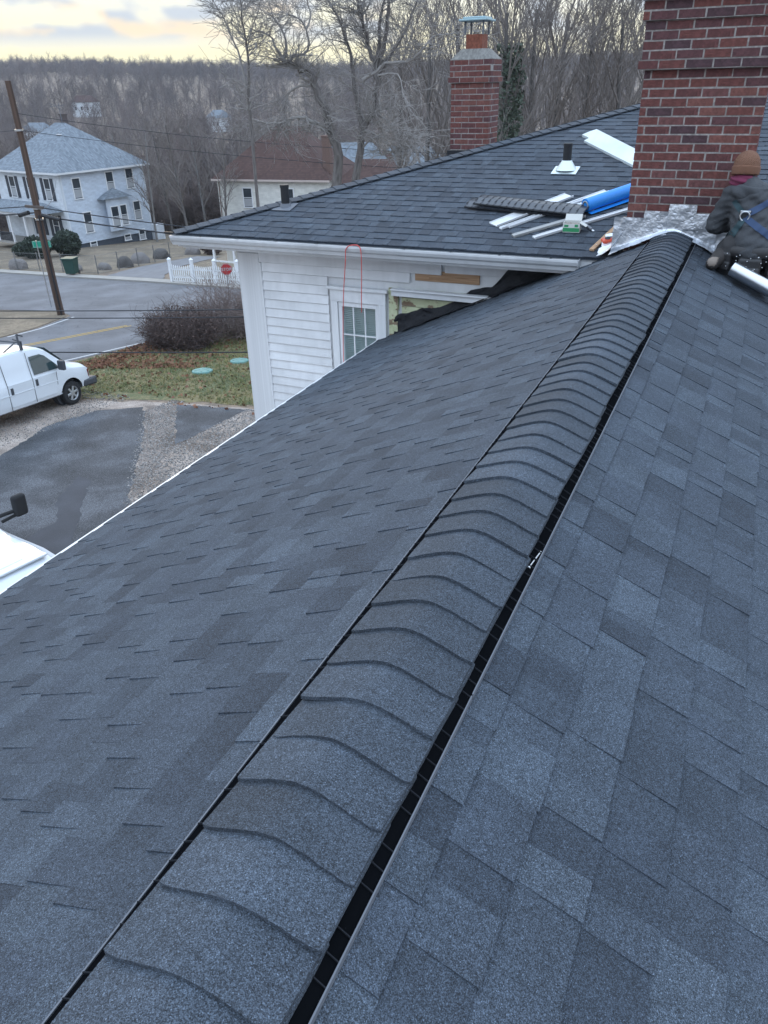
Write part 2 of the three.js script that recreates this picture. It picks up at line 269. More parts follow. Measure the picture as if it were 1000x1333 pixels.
  for (let z = V0; z > V1 + 0.03; z -= 0.131) { const c = mesh('ridge_cap', variants[(k * 5 + (rr() * 3 | 0)) % 6], M.capShingle, wing); c.position.set((rr() - 0.5) * 0.008, 0, z + (rr() - 0.5) * 0.012); c.rotation.y = (rr() - 0.5) * 0.022; k++; }
}

// ---------------------------------------------------------------- the white house with the low hip roof
const HIP_M = 0.25, HIP_Z = -7.45, HIP_Y = 5.541, HIP_X = -5.37;
const house = thing('white_house', 'white clapboard house with a low charcoal hip roof and white gutter', 'house', [0, 0, 0]);
{
  const WZ = -7.8, LX = -4.78, bottom = -2.6;
  const SPAN = 11.5, DEP = 6.6;           // eave length, run from eave to ridge
  // walls
  const bodyGeo = (() => { const ev = new Evaluator(); ev.attributes = ['position', 'normal']; const a = new Brush(clean(box(10.4, 5.36 - bottom, 11.6, LX + 5.2, (5.36 + bottom) / 2, WZ - 5.8))), b = new Brush(clean(box(0.42, 1.36, 0.9, -3.245, 4.09, WZ))); a.geometry.deleteAttribute('uv'); b.geometry.deleteAttribute('uv'); a.updateMatrixWorld(); b.updateMatrixWorld(); return ev.evaluate(a, b, SUBTRACTION).geometry; })();
  const body = mesh('wall', cubeUV(bodyGeo), M.whitePaint, house);
  body.userData.label = 'plain backing wall behind the clapboards';
  // clapboards between the corner board and the window, and below it
  const bd = (x0, x1, y) => { const g = cubeUV(box(x1 - x0, 0.1, 0.016), y * 3.1, y); return g.rotateX(-0.16).translate((x0 + x1) / 2, y + 0.05, WZ + 0.02); };
  for (let i = 0; i < 44; i++) { const y = 5.1 - 0.105 * i; const wide = y < 3.3; if (y < -1.2) break; mesh('clapboard', bd(LX + 0.27, wide ? -2.8 : y > 5.0 ? -2.62 : -3.625, y), M.whitePaint, house); }
  mesh('corner_board', [rbox(0.28, 7.6, 0.035, 0.006, LX + 0.13, 1.5, WZ + 0.018), rbox(0.035, 7.6, 0.28, 0.006, LX - 0.017, 1.5, WZ - 0.12)], M.whiteTrim, house);
  mesh('frieze_board', cubeUV(rbox(2.25, 0.19, 0.03, 0.005, LX + 0.28 + 1.12, 5.3, WZ + 0.026)), M.whiteTrim, house);
  mesh('frieze_board', cubeUV(rbox(1.16, 0.16, 0.025, 0.005, -1.64, 5.31, WZ + 0.02)), M.whiteTrim, house);
  mesh('corner_bead', rbox(0.025, 7.5, 0.03, 0.005, LX + 0.285, 1.45, WZ + 0.03), M.whitePaint, house);
  // window
  const win = mesh('window', [rbox(0.085, 1.62, 0.04, 0.006, -3.545, 4.2, WZ + 0.03), rbox(0.085, 1.62, 0.04, 0.006, -2.945, 4.2, WZ + 0.03), rbox(0.69, 0.14, 0.04, 0.006, -3.245, 4.905, WZ + 0.032), rbox(0.75, 0.035, 0.07, 0.006, -3.245, 4.99, WZ + 0.045), rbox(0.72, 0.06, 0.08, 0.006, -3.245, 3.36, WZ + 0.05)], M.whitePaint, house);
  mesh('sash', [rbox(0.045, 0.74, 0.03, 0.004, -3.475, 4.46, WZ + 0.02), rbox(0.045, 0.74, 0.03, 0.004, -3.015, 4.46, WZ + 0.02), rbox(0.42, 0.05, 0.03, 0.004, -3.245, 4.806, WZ + 0.02), rbox(0.42, 0.045, 0.03, 0.004, -3.245, 4.108, WZ + 0.02), rbox(0.045, 0.72, 0.02, 0.004, -3.475, 3.74, WZ + 0.014), rbox(0.045, 0.72, 0.02, 0.004, -3.015, 3.74, WZ + 0.014), rbox(0.42, 0.05, 0.02, 0.004, -3.245, 3.41, WZ + 0.014)], M.whitePaint, win);
  for (const x of [-3.317, -3.173]) mesh('muntin', box(0.014, 0.66, 0.014, x, 4.457, WZ + 0.016), M.whitePaint, win);
  mesh('muntin', box(0.415, 0.014, 0.016, -3.245, 4.457, WZ + 0.0165), M.whitePaint, win);
  mesh('pane', box(0.42, 0.66, 0.004, -3.245, 4.457, WZ + 0.010), M.glass, win);
  mesh('pane', box(0.42, 0.66, 0.004, -3.245, 3.76, WZ + 0.007), M.glass, win);
  const bl = []; for (let y = 3.45; y < 4.78; y += 0.022) bl.push(box(0.42, 0.02, 0.0015).rotateX(0.5).translate(-3.245, y, 0)); mesh('blind', bl.map(g => g.translate(0, 0, WZ - 0.03)), std(lin(0.62, 0.66, 0.66), 0.6), win, 'stuff');
  // stripped wall to the right of the window: bare boards, old painted sheathing, black felt
  const sr = rngOf(61);
  mesh('bare_board', cubeUV(rbox(0.72, 0.11, 0.02, 0.004, -2.2, 5.185, WZ + 0.014)), M.bareWood, house).userData.label = 'bare tan board under the frieze';
  for (let i = 0; i < 7; i++) { const y = 4.985 - i * 0.094, x1 = -1.45 - i * 0.2; mesh('sheathing_board', cubeUV(box(x1 + 2.72, 0.088, 0.016, (x1 - 2.72) / 2, y, WZ + 0.009 + sr() * 0.003), i * 0.31, i * 0.17), M.oldBoard, house); }
  mesh('old_trim', [cubeUV(box(0.1, 0.62, 0.03, -2.82, 4.72, WZ + 0.016)), cubeUV(box(0.05, 0.2, 0.045, -2.78, 4.9, WZ + 0.024), 0.3), cubeUV(box(0.06, 0.12, 0.05, -2.79, 4.62, WZ + 0.024), 0.6)], M.oldBoard, house);
  { const nx = 90, ny = 12, pos = [], idx = [], top = [[-2.8, 4.72], [-2.72, 4.77], [-2.42, 4.85], [-2.2, 4.88], [-2.05, 4.96], [-1.93, 5.07], [-1.7, 5.12], [-1.5, 5.34], [-0.55, 5.4]];
    const topAt = x => { for (let k = 0; k < top.length - 1; k++) if (x <= top[k + 1][0]) return top[k][1] + (top[k + 1][1] - top[k][1]) * Math.max(0, x - top[k][0]) / (top[k + 1][0] - top[k][0]); return 5.4; };
    for (let i = 0; i <= nx; i++) for (let j = 0; j <= ny; j++) { const x = -2.8 + 2.2 * i / nx, v = j / ny, y0 = RIDGE_Y + x * ROOF_M - 0.03, y1 = topAt(x) + 0.07 * (fbm(x * 9 + 40, 2.2, 256, 4, 8) - 0.5), n = fbm(x * 7 + 30, v * 3 + x * 2 + 30, 256, 4, 4); pos.push(x + (i === 0 ? 0.06 * (fbm(3.1, v * 5 + 9, 64, 3, 2) - 0.5) : 0), y0 + (y1 - y0) * v, WZ + 0.03 + 0.1 * Math.pow(Math.max(0, n - 0.3), 1.3) + 0.05 * (1 - v) * n); if (i < nx && j < ny) { const a = i * (ny + 1) + j; idx.push(a, a + ny + 1, a + 1, a + 1, a + ny + 1, a + ny + 2); } }
    const g = new THREE.BufferGeometry(); g.setAttribute('position', new THREE.Float32BufferAttribute(pos, 3)); g.setIndex(idx); g.computeVertexNormals(); mesh('underlayment', cubeUV(g), M.blackFelt, house); }
  { // the turned-out foot of the felt lying on the wing's roof
    const n = 40, pos = [], idx = [], r = rngOf(8); for (let i = 0; i <= n; i++) { const x = -2.72 + i / n * 2.1, y = RIDGE_Y + x * ROOF_M + 0.02; const w = 0.07 + 0.08 * r(); pos.push(x, y + 0.1, WZ + 0.045, x + 0.01, y + 0.025, WZ + 0.05 + 0.02 * r(), x + 0.02, y + 0.018 + 0.01 * r(), WZ + 0.05 + w); if (i < n) { const a = i * 3; idx.push(a, a + 1, a + 3, a + 1, a + 4, a + 3, a + 1, a + 2, a + 4, a + 2, a + 5, a + 4); } }
    const g = new THREE.BufferGeometry(); g.setAttribute('position', new THREE.Float32BufferAttribute(pos, 3)); g.setIndex(idx); g.computeVertexNormals(); mesh('underlayment_flap', cubeUV(g), M.blackFelt, house);
  }
  // soffit, fascia, gutter
  const gx0 = -5.39, gx1 = -0.77;
  mesh('soffit', [cubeUV(box(11.3, 0.02, 0.42, HIP_X + 5.64, 5.4, -7.66)), cubeUV(box(0.56, 0.02, 11.6, HIP_X + 0.3, 5.402, -13.6))], M.whiteTrim, house);
  mesh('fascia', [cubeUV(rbox(11.2, 0.15, 0.025, 0.004, HIP_X + 5.66, 5.452, HIP_Z - 0.012)), cubeUV(rbox(0.025, 0.15, 12, 0.004, HIP_X + 0.03, 5.452, -13.5))], M.whiteTrim, house);
  const gp = [[0, 0.1], [0, 0], [0.07, 0], [0.082, 0.035], [0.105, 0.055], [0.118, 0.085], [0.118, 0.105], [0.103, 0.105], [0.103, 0.098], [0.112, 0.098], [0.112, 0.087], [0.099, 0.06], [0.076, 0.04], [0.064, 0.006], [0.006, 0.006], [0.006, 0.1]];
  const gut = mesh('gutter', cubeUV(poly(gp, gx1 - gx0).rotateY(-Math.PI / 2).translate(gx1, 5.42, HIP_Z + 0.003)), std(lin(0.72, 0.73, 0.74), 0.4, { map: dirt, side: THREE.DoubleSide }), house);
  mesh('end_cap', [poly([[0, 0], [0.07, 0], [0.105, 0.055], [0.12, 0.107], [0, 0.107]], 0.004).rotateY(-Math.PI / 2).translate(gx1 + 0.004, 5.419, HIP_Z + 0.002)], M.whiteMetal, gut);
  mesh('end_cap', [poly([[0, 0], [0.07, 0], [0.105, 0.055], [0.12, 0.107], [0, 0.107]], 0.004).rotateY(-Math.PI / 2).translate(gx0, 5.419, HIP_Z + 0.002)], M.whiteMetal, gut);
  for (let i = 0; i < 9; i++) mesh('hanger', box(0.022, 0.006, 0.118, gx0 + 0.35 + i * 0.5, 5.512, HIP_Z + 0.058), M.rollMetal, gut);
  mesh('gutter', cubeUV(poly(gp, 10).rotateY(Math.PI).translate(HIP_X, 5.42, HIP_Z - 0.3)), M.whiteMetal, house);
  mesh('drip_edge', [box(gx1 - gx0 + 0.3, 0.02, 0.02, (gx0 + gx1) / 2, 5.534, HIP_Z + 0.012)], M.plastic, house);
  // roof: south slope with built shingles, the others plain
  const ang = Math.atan(HIP_M), SLN = DEP / Math.cos(ang), y0 = HIP_Y, yR = HIP_Y + DEP * HIP_M;
  const xc = HIP_X + SPAN / 2;
  const s = mesh('roof_slope', (() => { const p = poly([[-SPAN / 2, 0], [SPAN / 2, 0], [SPAN / 2, SLN], [-SPAN / 2 + DEP, SLN]], 0.02); return cubeUV(p.rotateX(-Math.PI / 2).translate(0, -0.022, 0)); })(), M.shinglePlain, house);
  // local frame: X to the right, Y up out of the slope, Z down it; origin at the eave
  s.position.set(xc, y0, HIP_Z + 0.03); s.rotation.x = ang; house.updateMatrixWorld(true);
  const nC = Math.floor(SLN / EXPO);
  const hx = b => -SPAN / 2 + (-b) * DEP / SLN;         // hip line at distance -b up the slope
  const pcs = layShingles({ slope: s, x0: -SPAN / 2, x1: 2.6, first: -EXPO * (nC - 1) + 0.01, count: nC, e: EXPO, seed: 41, keep: (a, b2, b) => a > hx(b - EXPO) - 0.1 && !(a > 4.4) });
  buildShingles(pcs, M.shingle, 300);
  const tri = (pts) => { const g = new THREE.BufferGeometry(); const f = []; for (let i = 1; i < pts.length - 1; i++) f.push(...pts[0], ...pts[i], ...pts[i + 1]); g.setAttribute('position', new THREE.Float32BufferAttribute(f, 3)); g.computeVertexNormals(); return cubeUV(g); };
  const E = HIP_Z + 0.03, A = [HIP_X, y0, E], C = [HIP_X, y0, E - 2 * DEP], R0 = [HIP_X + DEP, yR, E - DEP], R1 = [HIP_X + SPAN, yR, E - DEP], B = [HIP_X + SPAN, y0, E], D = [HIP_X + SPAN, y0, E - 2 * DEP];
  mesh('roof_slope', tri([C, A, R0]), M.shinglePlain, house).userData.label = 'roof slope beyond the hip';
  mesh('roof_slope', tri([D, C, R0, R1]), M.shinglePlain, house).userData.label = 'rear roof slope';
  mesh('gable_end', tri([B, D, R1]), M.whitePaint, house);
  // hip caps
  const hd = new THREE.Vector3(DEP, DEP * HIP_M, -DEP), hl = hd.length(); hd.normalize();
  const cg = [0, 1, 2].map(k => { const g = new THREE.BoxGeometry(0.25, 0.007, 0.2, 6, 1, 1), p = g.attributes.position; for (let i = 0; i < p.count; i++) { const x = p.getX(i), t = p.getZ(i) / 0.2 + 0.5; p.setY(i, p.getY(i) - 0.2 * (Math.sqrt(x * x + 0.0006) - 0.024) + 0.014 * t); } const tn = [0.9, 1, 1.08][k]; return setColors(cubeUV(g, k * 0.3), () => [tn, tn, tn]); });
  const look = new THREE.Matrix4().lookAt(new THREE.Vector3(), hd, new THREE.Vector3(0, 1, 0)), q = new THREE.Quaternion().setFromRotationMatrix(look), hr = rngOf(19);
  const capM = M.capShingle;
  for (let d = 0.08; d < hl; d += 0.14) { const c = mesh('hip_cap', cg[hr() * 3 | 0], capM, house); c.quaternion.copy(q); c.position.set(A[0] + hd.x * d, A[1] + hd.y * d + 0.02, A[2] + hd.z * d); }
  // vent pipes
  const pipe = (x, z, h, boot) => { const y = HIP_Y + HIP_M * (HIP_Z - z); const p = mesh('vent_pipe', [cyl(0.048, 0.048, h, 20, x, y + h / 2, z), cyl(0.052, 0.052, 0.03, 20, x, y + h - 0.01, z)], M.plastic, house); boot(x, y, z, p); };
  pipe(-4.36, -8.22, 0.25, (x, y, z, p) => mesh('boot', [cyl(0.055, 0.075, 0.05, 20, x, y + 0.03, z), box(0.24, 0.006, 0.22, 0, 0, 0).rotateX(ang).translate(x, y + 0.02, z + 0.02)], M.plasticGrey, p));
  pipe(-1.41, -9.5, 0.29, (x, y, z, p) => mesh('boot', [cyl(0.055, 0.12, 0.1, 20, x, y + 0.07, z), box(0.28, 0.006, 0.24, 0, 0, 0).rotateX(ang).translate(x, y + 0.02, z + 0.03)], std(lin(0.62, 0.68, 0.68), 0.35, { metalness: 0.6 }), p));
}

// ---------------------------------------------------------------- brick chimneys
const BR = [[0.2, 0.07, 0.06], [0.22, 0.077, 0.064], [0.17, 0.064, 0.06], [0.14, 0.06, 0.062], [0.24, 0.094, 0.076], [0.105, 0.055, 0.062], [0.2, 0.082, 0.076]];
const brickGeos = new Map();
function brickGeo(w, h, d, ti) { const k = `${w.toFixed(3)}|${h.toFixed(3)}|${d.toFixed(3)}|${ti}`; if (!brickGeos.has(k)) brickGeos.set(k, setColors(cubeUV(box(w, h, d), ti * 0.17 + w, ti * 0.23), () => BR[ti])); return brickGeos.get(k); }
function brickStack(t, { x0, x1, zf, depth, y0, rows, rh, bw, seed, out, tone }) {
  const r = rngOf(seed), gap = 0.0115, rest = [];
  for (let i = 0; i < rows; i++) {
    const o = out(i), y = y0 + (i + 0.5) * rh, X0 = x0 - o, X1 = x1 + o, Z = zf + o, B = zf - depth - o;
    const row = (a0, a1, phase, put) => { let a = a0 + (phase - 1) * (bw + 0) ; a = a0 - bw + phase * bw; while (a < a1) { const s = Math.max(a0, a), e = Math.min(a1, a + bw - gap); if (e - s > 0.03) put(s, e); a += bw; } };
    const ph = [0.5, 0.0][i % 2] + 0.3;
    row(X0, X1, ph, (s, e) => { const w = Math.round((e - s) / 0.008) * 0.008; const m = mesh('brick', brickGeo(w, rh - gap, 0.09, tone(r, i)), M.brick, t); m.position.set((s + e) / 2 + (r() - 0.5) * 0.003, y + (r() - 0.5) * 0.003, Z - 0.045 + (r() - 0.5) * 0.005); m.rotation.set((r() - 0.5) * 0.02, (r() - 0.5) * 0.012, (r() - 0.5) * 0.012); });
    row(B, Z - 0.1, ph + 0.2, (s, e) => { const w = Math.round((e - s) / 0.008) * 0.008; const m = mesh('brick', brickGeo(0.09, rh - gap, w, tone(r)), M.brick, t); m.position.set(X1 - 0.045 + (r() - 0.5) * 0.003, y, (s + e) / 2); });
    row(B, Z - 0.1, ph, (s, e) => rest.push(brickGeo(0.09, rh - gap, Math.round((e - s) / 0.008) * 0.008, tone(r)).clone().translate(X0 + 0.045, y, (s + e) / 2)));
    row(X0 + 0.1, X1 - 0.1, ph, (s, e) => rest.push(brickGeo(Math.round((e - s) / 0.008) * 0.008, rh - gap, 0.09, tone(r)).clone().translate((s + e) / 2, y, B + 0.045)));
  }
  mesh('rear_brickwork', mergeGeometries(rest, false), M.brick, t, 'stuff');
  const parts = []; let i = 0; while (i < rows) { let j = i; while (j < rows && out(j) === out(i)) j++; const o = out(i); parts.push(cubeUV(box(x1 - x0 + 2 * o - 0.006, (j - i) * rh - 0.002, depth + 2 * o - 0.006, (x0 + x1) / 2, y0 + (i + j) / 2 * rh, zf - depth / 2))); i = j; }
  mesh('mortar', parts, M.mortar, t);
}
{
  const t = thing('brick_chimney', 'wide red brick chimney at the end of the ridge with crinkled metal flashing', 'chimney');
  const rows = 29, rh = 0.0672, top = 7.5;
  brickStack(t, { x0: -0.4, x1: 0.545, zf: -7.43, depth: 0.62, y0: top - rows * rh, rows, rh, bw: 0.2045, seed: 5, out: i => i >= rows - 2 ? 0.055 : i >= rows - 6 ? 0.03 : i === rows - 7 ? 0.05 : 0, tone: (r, i = 0) => i > rows - 9 && r() < 0.55 ? [3, 5, 2, 3][r() * 4 | 0] : [0, 1, 0, 4, 2, 3, 0, 1, 6, 5, 2][r() * 11 | 0] });
  mesh('crown', cubeUV(rbox(1.12, 0.07, 0.82, 0.012, 0.072, top + 0.04, -7.74)), M.whiteMetal, t);
  // stepped crinkled flashing: up the brick face, then out over the roof
  const sheetOf = (xa, xb, ya, out, seed, lift) => {
    const nx = 16, ny = 14, pos = [], idx = [], uv = [], r = rngOf(seed), o = r() * 20;
    for (let j = 0; j <= ny; j++) for (let i = 0; i <= nx; i++) {
      const x = xa + (xb - xa) * i / nx, v = j / ny, ry = RIDGE_Y - ROOF_M * Math.sqrt(x * x + 0.004) + 7.43 * TILT + 0.034; let y, z;
      if (v < 0.7) { y = ya + (ry + 0.02 - ya) * v / 0.7; z = -7.43 + 0.014 + lift; } else { const q = (v - 0.7) / 0.3; y = ry + 0.02 * (1 - q) * (1 - q) + 0.004; z = -7.43 + 0.014 + lift + q * out * (0.9 + 0.25 * Math.sin(x * 21 + o)); }
      const k = 0.02 * (fbm(x * 11 + o + 20, (y + z) * 14 + 20, 256, 3, seed) - 0.35);
      pos.push(x + (j > 0 && j < ny ? 0 : 0.004 * Math.sin(i * 2.1 + o)), y + (v >= 0.7 ? Math.abs(k) : 0), z + Math.abs(k)); uv.push(x + o, y + z);
      if (i < nx && j < ny) { const a = j * (nx + 1) + i; idx.push(a, a + nx + 1, a + 1, a + 1, a + nx + 1, a + nx + 2); }
    }
    const g = new THREE.BufferGeometry(); g.setAttribute('position', new THREE.Float32BufferAttribute(pos, 3)); g.setAttribute('uv', new THREE.Float32BufferAttribute(uv, 2)); g.setIndex(idx); g.computeVertexNormals(); mesh('flashing', g, M.foil, t);
  };
  sheetOf(-0.5, -0.235, 5.905, 0.12, 1, 0); sheetOf(-0.25, -0.03, 5.965, 0.12, 2, 0.006); sheetOf(-0.05, 0.175, 6.025, 0.06, 3, 0.012); sheetOf(0.165, 0.37, 5.955, 0.12, 4, 0.006); sheetOf(0.35, 0.5, 5.88, 0.1, 5, 0);
  // side flap lying in the valley to the left
  { const pos = [], idx = [], n = 10; for (let i = 0; i <= n; i++) for (let j = 0; j <= 4; j++) { const z = -7.38 - 0.5 * i / n, x = -0.42 - 0.2 * j / 4, y = Math.max(RIDGE_Y + ROOF_M * x + 0.06, HIP_Y + HIP_M * (HIP_Z - z) + 0.03) + 0.01 + 0.12 * Math.pow(1 - j / 4, 3) + 0.006 * Math.sin(i * 2.3 + j * 1.7); pos.push(x + 0.01 * Math.sin(i * 1.9), y, z); if (i < n && j < 4) { const a = i * 5 + j; idx.push(a, a + 5, a + 1, a + 1, a + 5, a + 6); } }
    const g = new THREE.BufferGeometry(); g.setAttribute('position', new THREE.Float32BufferAttribute(pos, 3)); g.setIndex(idx); g.computeVertexNormals(); mesh('flashing', cubeUV(g), M.foil, t); }
}
{
  const t = thing('brick_chimney', 'slim red brick chimney beyond the hip with a clay flue and metal cap', 'chimney');
  const zf = -11.0, x0 = 0.617 - 0.3605 * 11, x1 = 0.617 - 0.312 * 11, rows = 26, rh = 0.0665, top = 7.22, xc = (x0 + x1) / 2;
  brickStack(t, { x0, x1, zf, depth: 0.42, y0: top - rows * rh, rows, rh, bw: 0.2, seed: 15, out: i => i === rows - 4 ? 0.03 : i > rows - 4 ? 0.015 : 0, tone: r => [0, 1, 4, 6, 4, 2, 1, 6, 3][r() * 9 | 0] });
  mesh('crown', (() => { const g = new THREE.CylinderGeometry(0.22, 0.385, 0.12, 4, 3); g.rotateY(Math.PI / 4).scale((x1 - x0 + 0.03) / 0.545, 1, 0.45 / 0.545).translate(xc, top + 0.06, zf - 0.21); return cubeUV(g); })(), M.cement, t);
  mesh('flue', cubeUV(box(0.22, 0.17, 0.22, xc, top + 0.195, zf - 0.21)), M.clay, t);
  for (const [sx, sz] of [[-1, -1], [1, -1], [-1, 1], [1, 1]]) mesh('cap_leg', box(0.02, 0.17, 0.02, xc + sx * 0.12, top + 0.36, zf - 0.21 + sz * 0.12), M.plasticGrey, t);
  mesh('chimney_cap', [rbox(0.38, 0.025, 0.38, 0.008, xc, top + 0.435, zf - 0.21), rbox(0.3, 0.03, 0.3, 0.01, xc, top + 0.457, zf - 0.21)], std(lin(0.3, 0.42, 0.45), 0.45, { metalness: 0.5 }), t);
  mesh('base_flashing', [cubeUV(box(x1 - x0 + 0.06, 0.34, 0.5, xc, 5.98, zf - 0.21)), cubeUV(box(0.3, 0.02, 0.5).rotateZ(-0.35).translate(x1 + 0.1, 6.09, zf - 0.2))], M.blackFelt, t);
}
// ---------------------------------------------------------------- terrain, streets, drive
const at = (d, s) => [0.617 + d * FWX - s * FWZ, d * FWZ + s * FWX];
function terrain(d, s) {
  if (d <= 88) return -0.08 * d;
  const n = (fbm(d / 90 + 40, s / 90 + 40, 256, 3, 7) - 0.5);
  if (d <= 190) return -7.04 - 8 * sstep(88, 190, d) * 1.0 - 0.08 * 0 + n * 3 * sstep(88, 130, d);
  const top = 12.4 - 0.016 * s + (fbm(s / 70 + 60, 3.3, 256, 3, 17) - 0.5) * 9;
  if (d <= 650) return -15.04 + (top + 15.04) * sstep(170, 660, d) + n * 3;
  return top + n * 3 - 0.05 * (d - 650);
}
{
  const ds = [-300, 0, 40, 88]; for (let d = 96; d < 700; d += 14) ds.push(d); ds.push(720, 800, 1000, 1500, 2400);
  const ss = []; for (let s = -1500; s <= 1500; s += Math.abs(s) > 420 ? 120 : 20) ss.push(s);
  const pos = [], uv = [], idx = [];
  ds.forEach((d, i) => ss.forEach((s, j) => { const [x, z] = at(d, s); pos.push(x, terrain(d, s), z); uv.push(x, z); if (i && j) { const a = i * ss.length + j, b = a - 1, c = a - ss.length, e = c - 1; idx.push(e, c, b, c, a, b); } }));
  const g = new THREE.BufferGeometry(); g.setAttribute('position', new THREE.Float32BufferAttribute(pos, 3)); g.setAttribute('uv', new THREE.Float32BufferAttribute(uv, 2)); g.setIndex(idx); g.computeVertexNormals();
  structure('ground', g, M.ground);
}
const ROAD = [[-25.9, -8], [-22.8, -21.93], [-22.2, -24.9], [-21.5, -28], [-19, -30.6], [0, -30.5], [60, -25], [60, -31], [0, -37.2], [-26.2, -39.1], [-34.6, -40], [-40.8, -40.3], [-48.9, -40.9], [-110, -46], [-110, -20], [-36, -29.4], [-32.2, -30.2], [-30.4, -29.2], [-29.5, -26], [-29.4, -23.9], [-32.6, -8], [-38, 20], [-31, 20]];
const road = structure('road', sheet(ROAD, 0.012), M.asphaltRoad);
const stripe = (pts, w, lift) => { const L = [], R = []; pts.forEach((p, i) => { const a = pts[Math.max(0, i - 1)], b = pts[Math.min(pts.length - 1, i + 1)], l = Math.hypot(b[0] - a[0], b[1] - a[1]), nx = -(b[1] - a[1]) / l * w / 2, nz = (b[0] - a[0]) / l * w / 2; L.push([p[0] + nx, p[1] + nz]); R.unshift([p[0] - nx, p[1] - nz]); }); return sheet(L.concat(R), lift); };
for (const o of [-0.13, 0.13]) mesh('yellow_line', stripe([[-31.3 + o, -8], [-26.9 + o, -23.5], [-25.62 + o, -28.1]], 0.11, 0.018), M.yellowLine, road);
mesh('white_line', stripe([[-26.2, -8.4], [-23.05, -21.93], [-22.5, -24.6], [-21.9, -27.2]], 0.13, 0.018), M.whiteLine, road);
mesh('white_line', stripe([[-29.25, -24.2], [-29.28, -26.1], [-30.0, -29.0]], 0.12, 0.018), M.whiteLine, road);
structure('verge', sheet(rough([[-29.55, -23.9], [-29.65, -26], [-30.5, -29], [-32.3, -30.05], [-36, -29.2], [-110, -19.8], [-110, 20], [-38.2, 20], [-32.8, -8]], 1.2, 0.08, 3), 0.02), M.verge);
structure('sidewalk', sheet([[-110, -46.3], [-48.9, -41.1], [-40.8, -40.5], [-34.6, -40.2], [-26.2, -39.3], [0, -37.4], [0, -38.7], [-26.2, -40.6], [-34.6, -41.6], [-40.8, -41.9], [-48.9, -42.5], [-110, -48]], 0.024), M.concrete);
structure('kerb', [[-110, -46.2, -48.9, -41.0], [-48.9, -41.0, -40.8, -40.4], [-40.8, -40.4, -34.6, -40.1], [-34.6, -40.1, -26.2, -39.2], [-26.2, -39.2, 0, -37.3]].map(([a, b, c, d]) => bar([a, gy(a, b) + 0.02, b], [c, gy(c, d) + 0.02, d], 0.15, 0.2)), M.concrete);
structure('far_driveway', sheet(rough([[-39.7, -41.9], [-34.5, -41.5], [-37.4, -46], [-38.4, -53.5], [-40.6, -53.3], [-40.6, -46]], 1, 0.1, 8), 0.03), std(lin(0.2, 0.2, 0.21), 0.9, { map: dirt }));
structure('far_lawn', sheet(rough([[-110, -48.2], [-48.9, -42.7], [-41, -42.1], [-40.8, -53.3], [-38.2, -53.6], [-37.2, -46], [-34, -41.7], [-10, -39.5], [-10, -64], [-60, -76], [-110, -70]], 1.5, 0.1, 12), 0.008), M.verge);
structure('lawn', sheet(rough([[-22.3, -15], [-21.0, -19.5], [-18.5, -17.7], [-15.4, -18.6], [-11.9, -19], [-4, -19], [-4, -30], [-19, -30.2], [-21.3, -27.8], [-22.0, -24.9], [-22.6, -21.9], [-23.9, -16]], 0.5, 0.14, 4), 0.008), M.lawn);
structure('gravel_yard', sheet(rough([[-21.2, -18.6], [-18.4, -17.5], [-15.6, -18.2], [-11.9, -18.8], [-6, -18.8], [-4, -7], [-4, 8], [-24, 8], [-23.5, -10]], 0.5, 0.12, 5), 0.016), M.gravel);
structure('worn_strip', sheet(rough([[-15.9, -17.7], [-15.0, -18.2], [-12.64, -15.1], [-11.2, -11.9], [-11.0, -11.2], [-12.4, -13.2], [-14.3, -15.75]], 0.3, 0.1, 21), 0.019), M.wornGravel);
structure('asphalt_drive', sheet(rough([[-16.9, -10], [-16.4, -12.4], [-17.3, -15.1], [-17.0, -16.8], [-15.85, -17.6], [-14.31, -15.82], [-12.44, -13.31], [-11.03, -11.34], [-8, -6], [-8, 6], [-17, 6]], 0.17, 0.06, 6), 0.022), M.asphaltDrive);
structure('asphalt_strip', sheet(rough([[-15.0, -18.2], [-12.54, -18.55], [-12.57, -16.5], [-12.64, -15.1]], 0.15, 0.06, 7), 0.022), M.asphaltDrive);
structure('asphalt_patch', sheet(rough([[-13.42, -12.35], [-12.9, -12.2], [-12.25, -11.32], [-11.5, -10.4], [-11.0, -9.73], [-10.2, -8.6], [-11.2, -7.9], [-11.84, -9.37], [-11.9, -10.14], [-12.85, -11.09]], 0.15, 0.05, 8), 0.027), M.asphaltPatch);

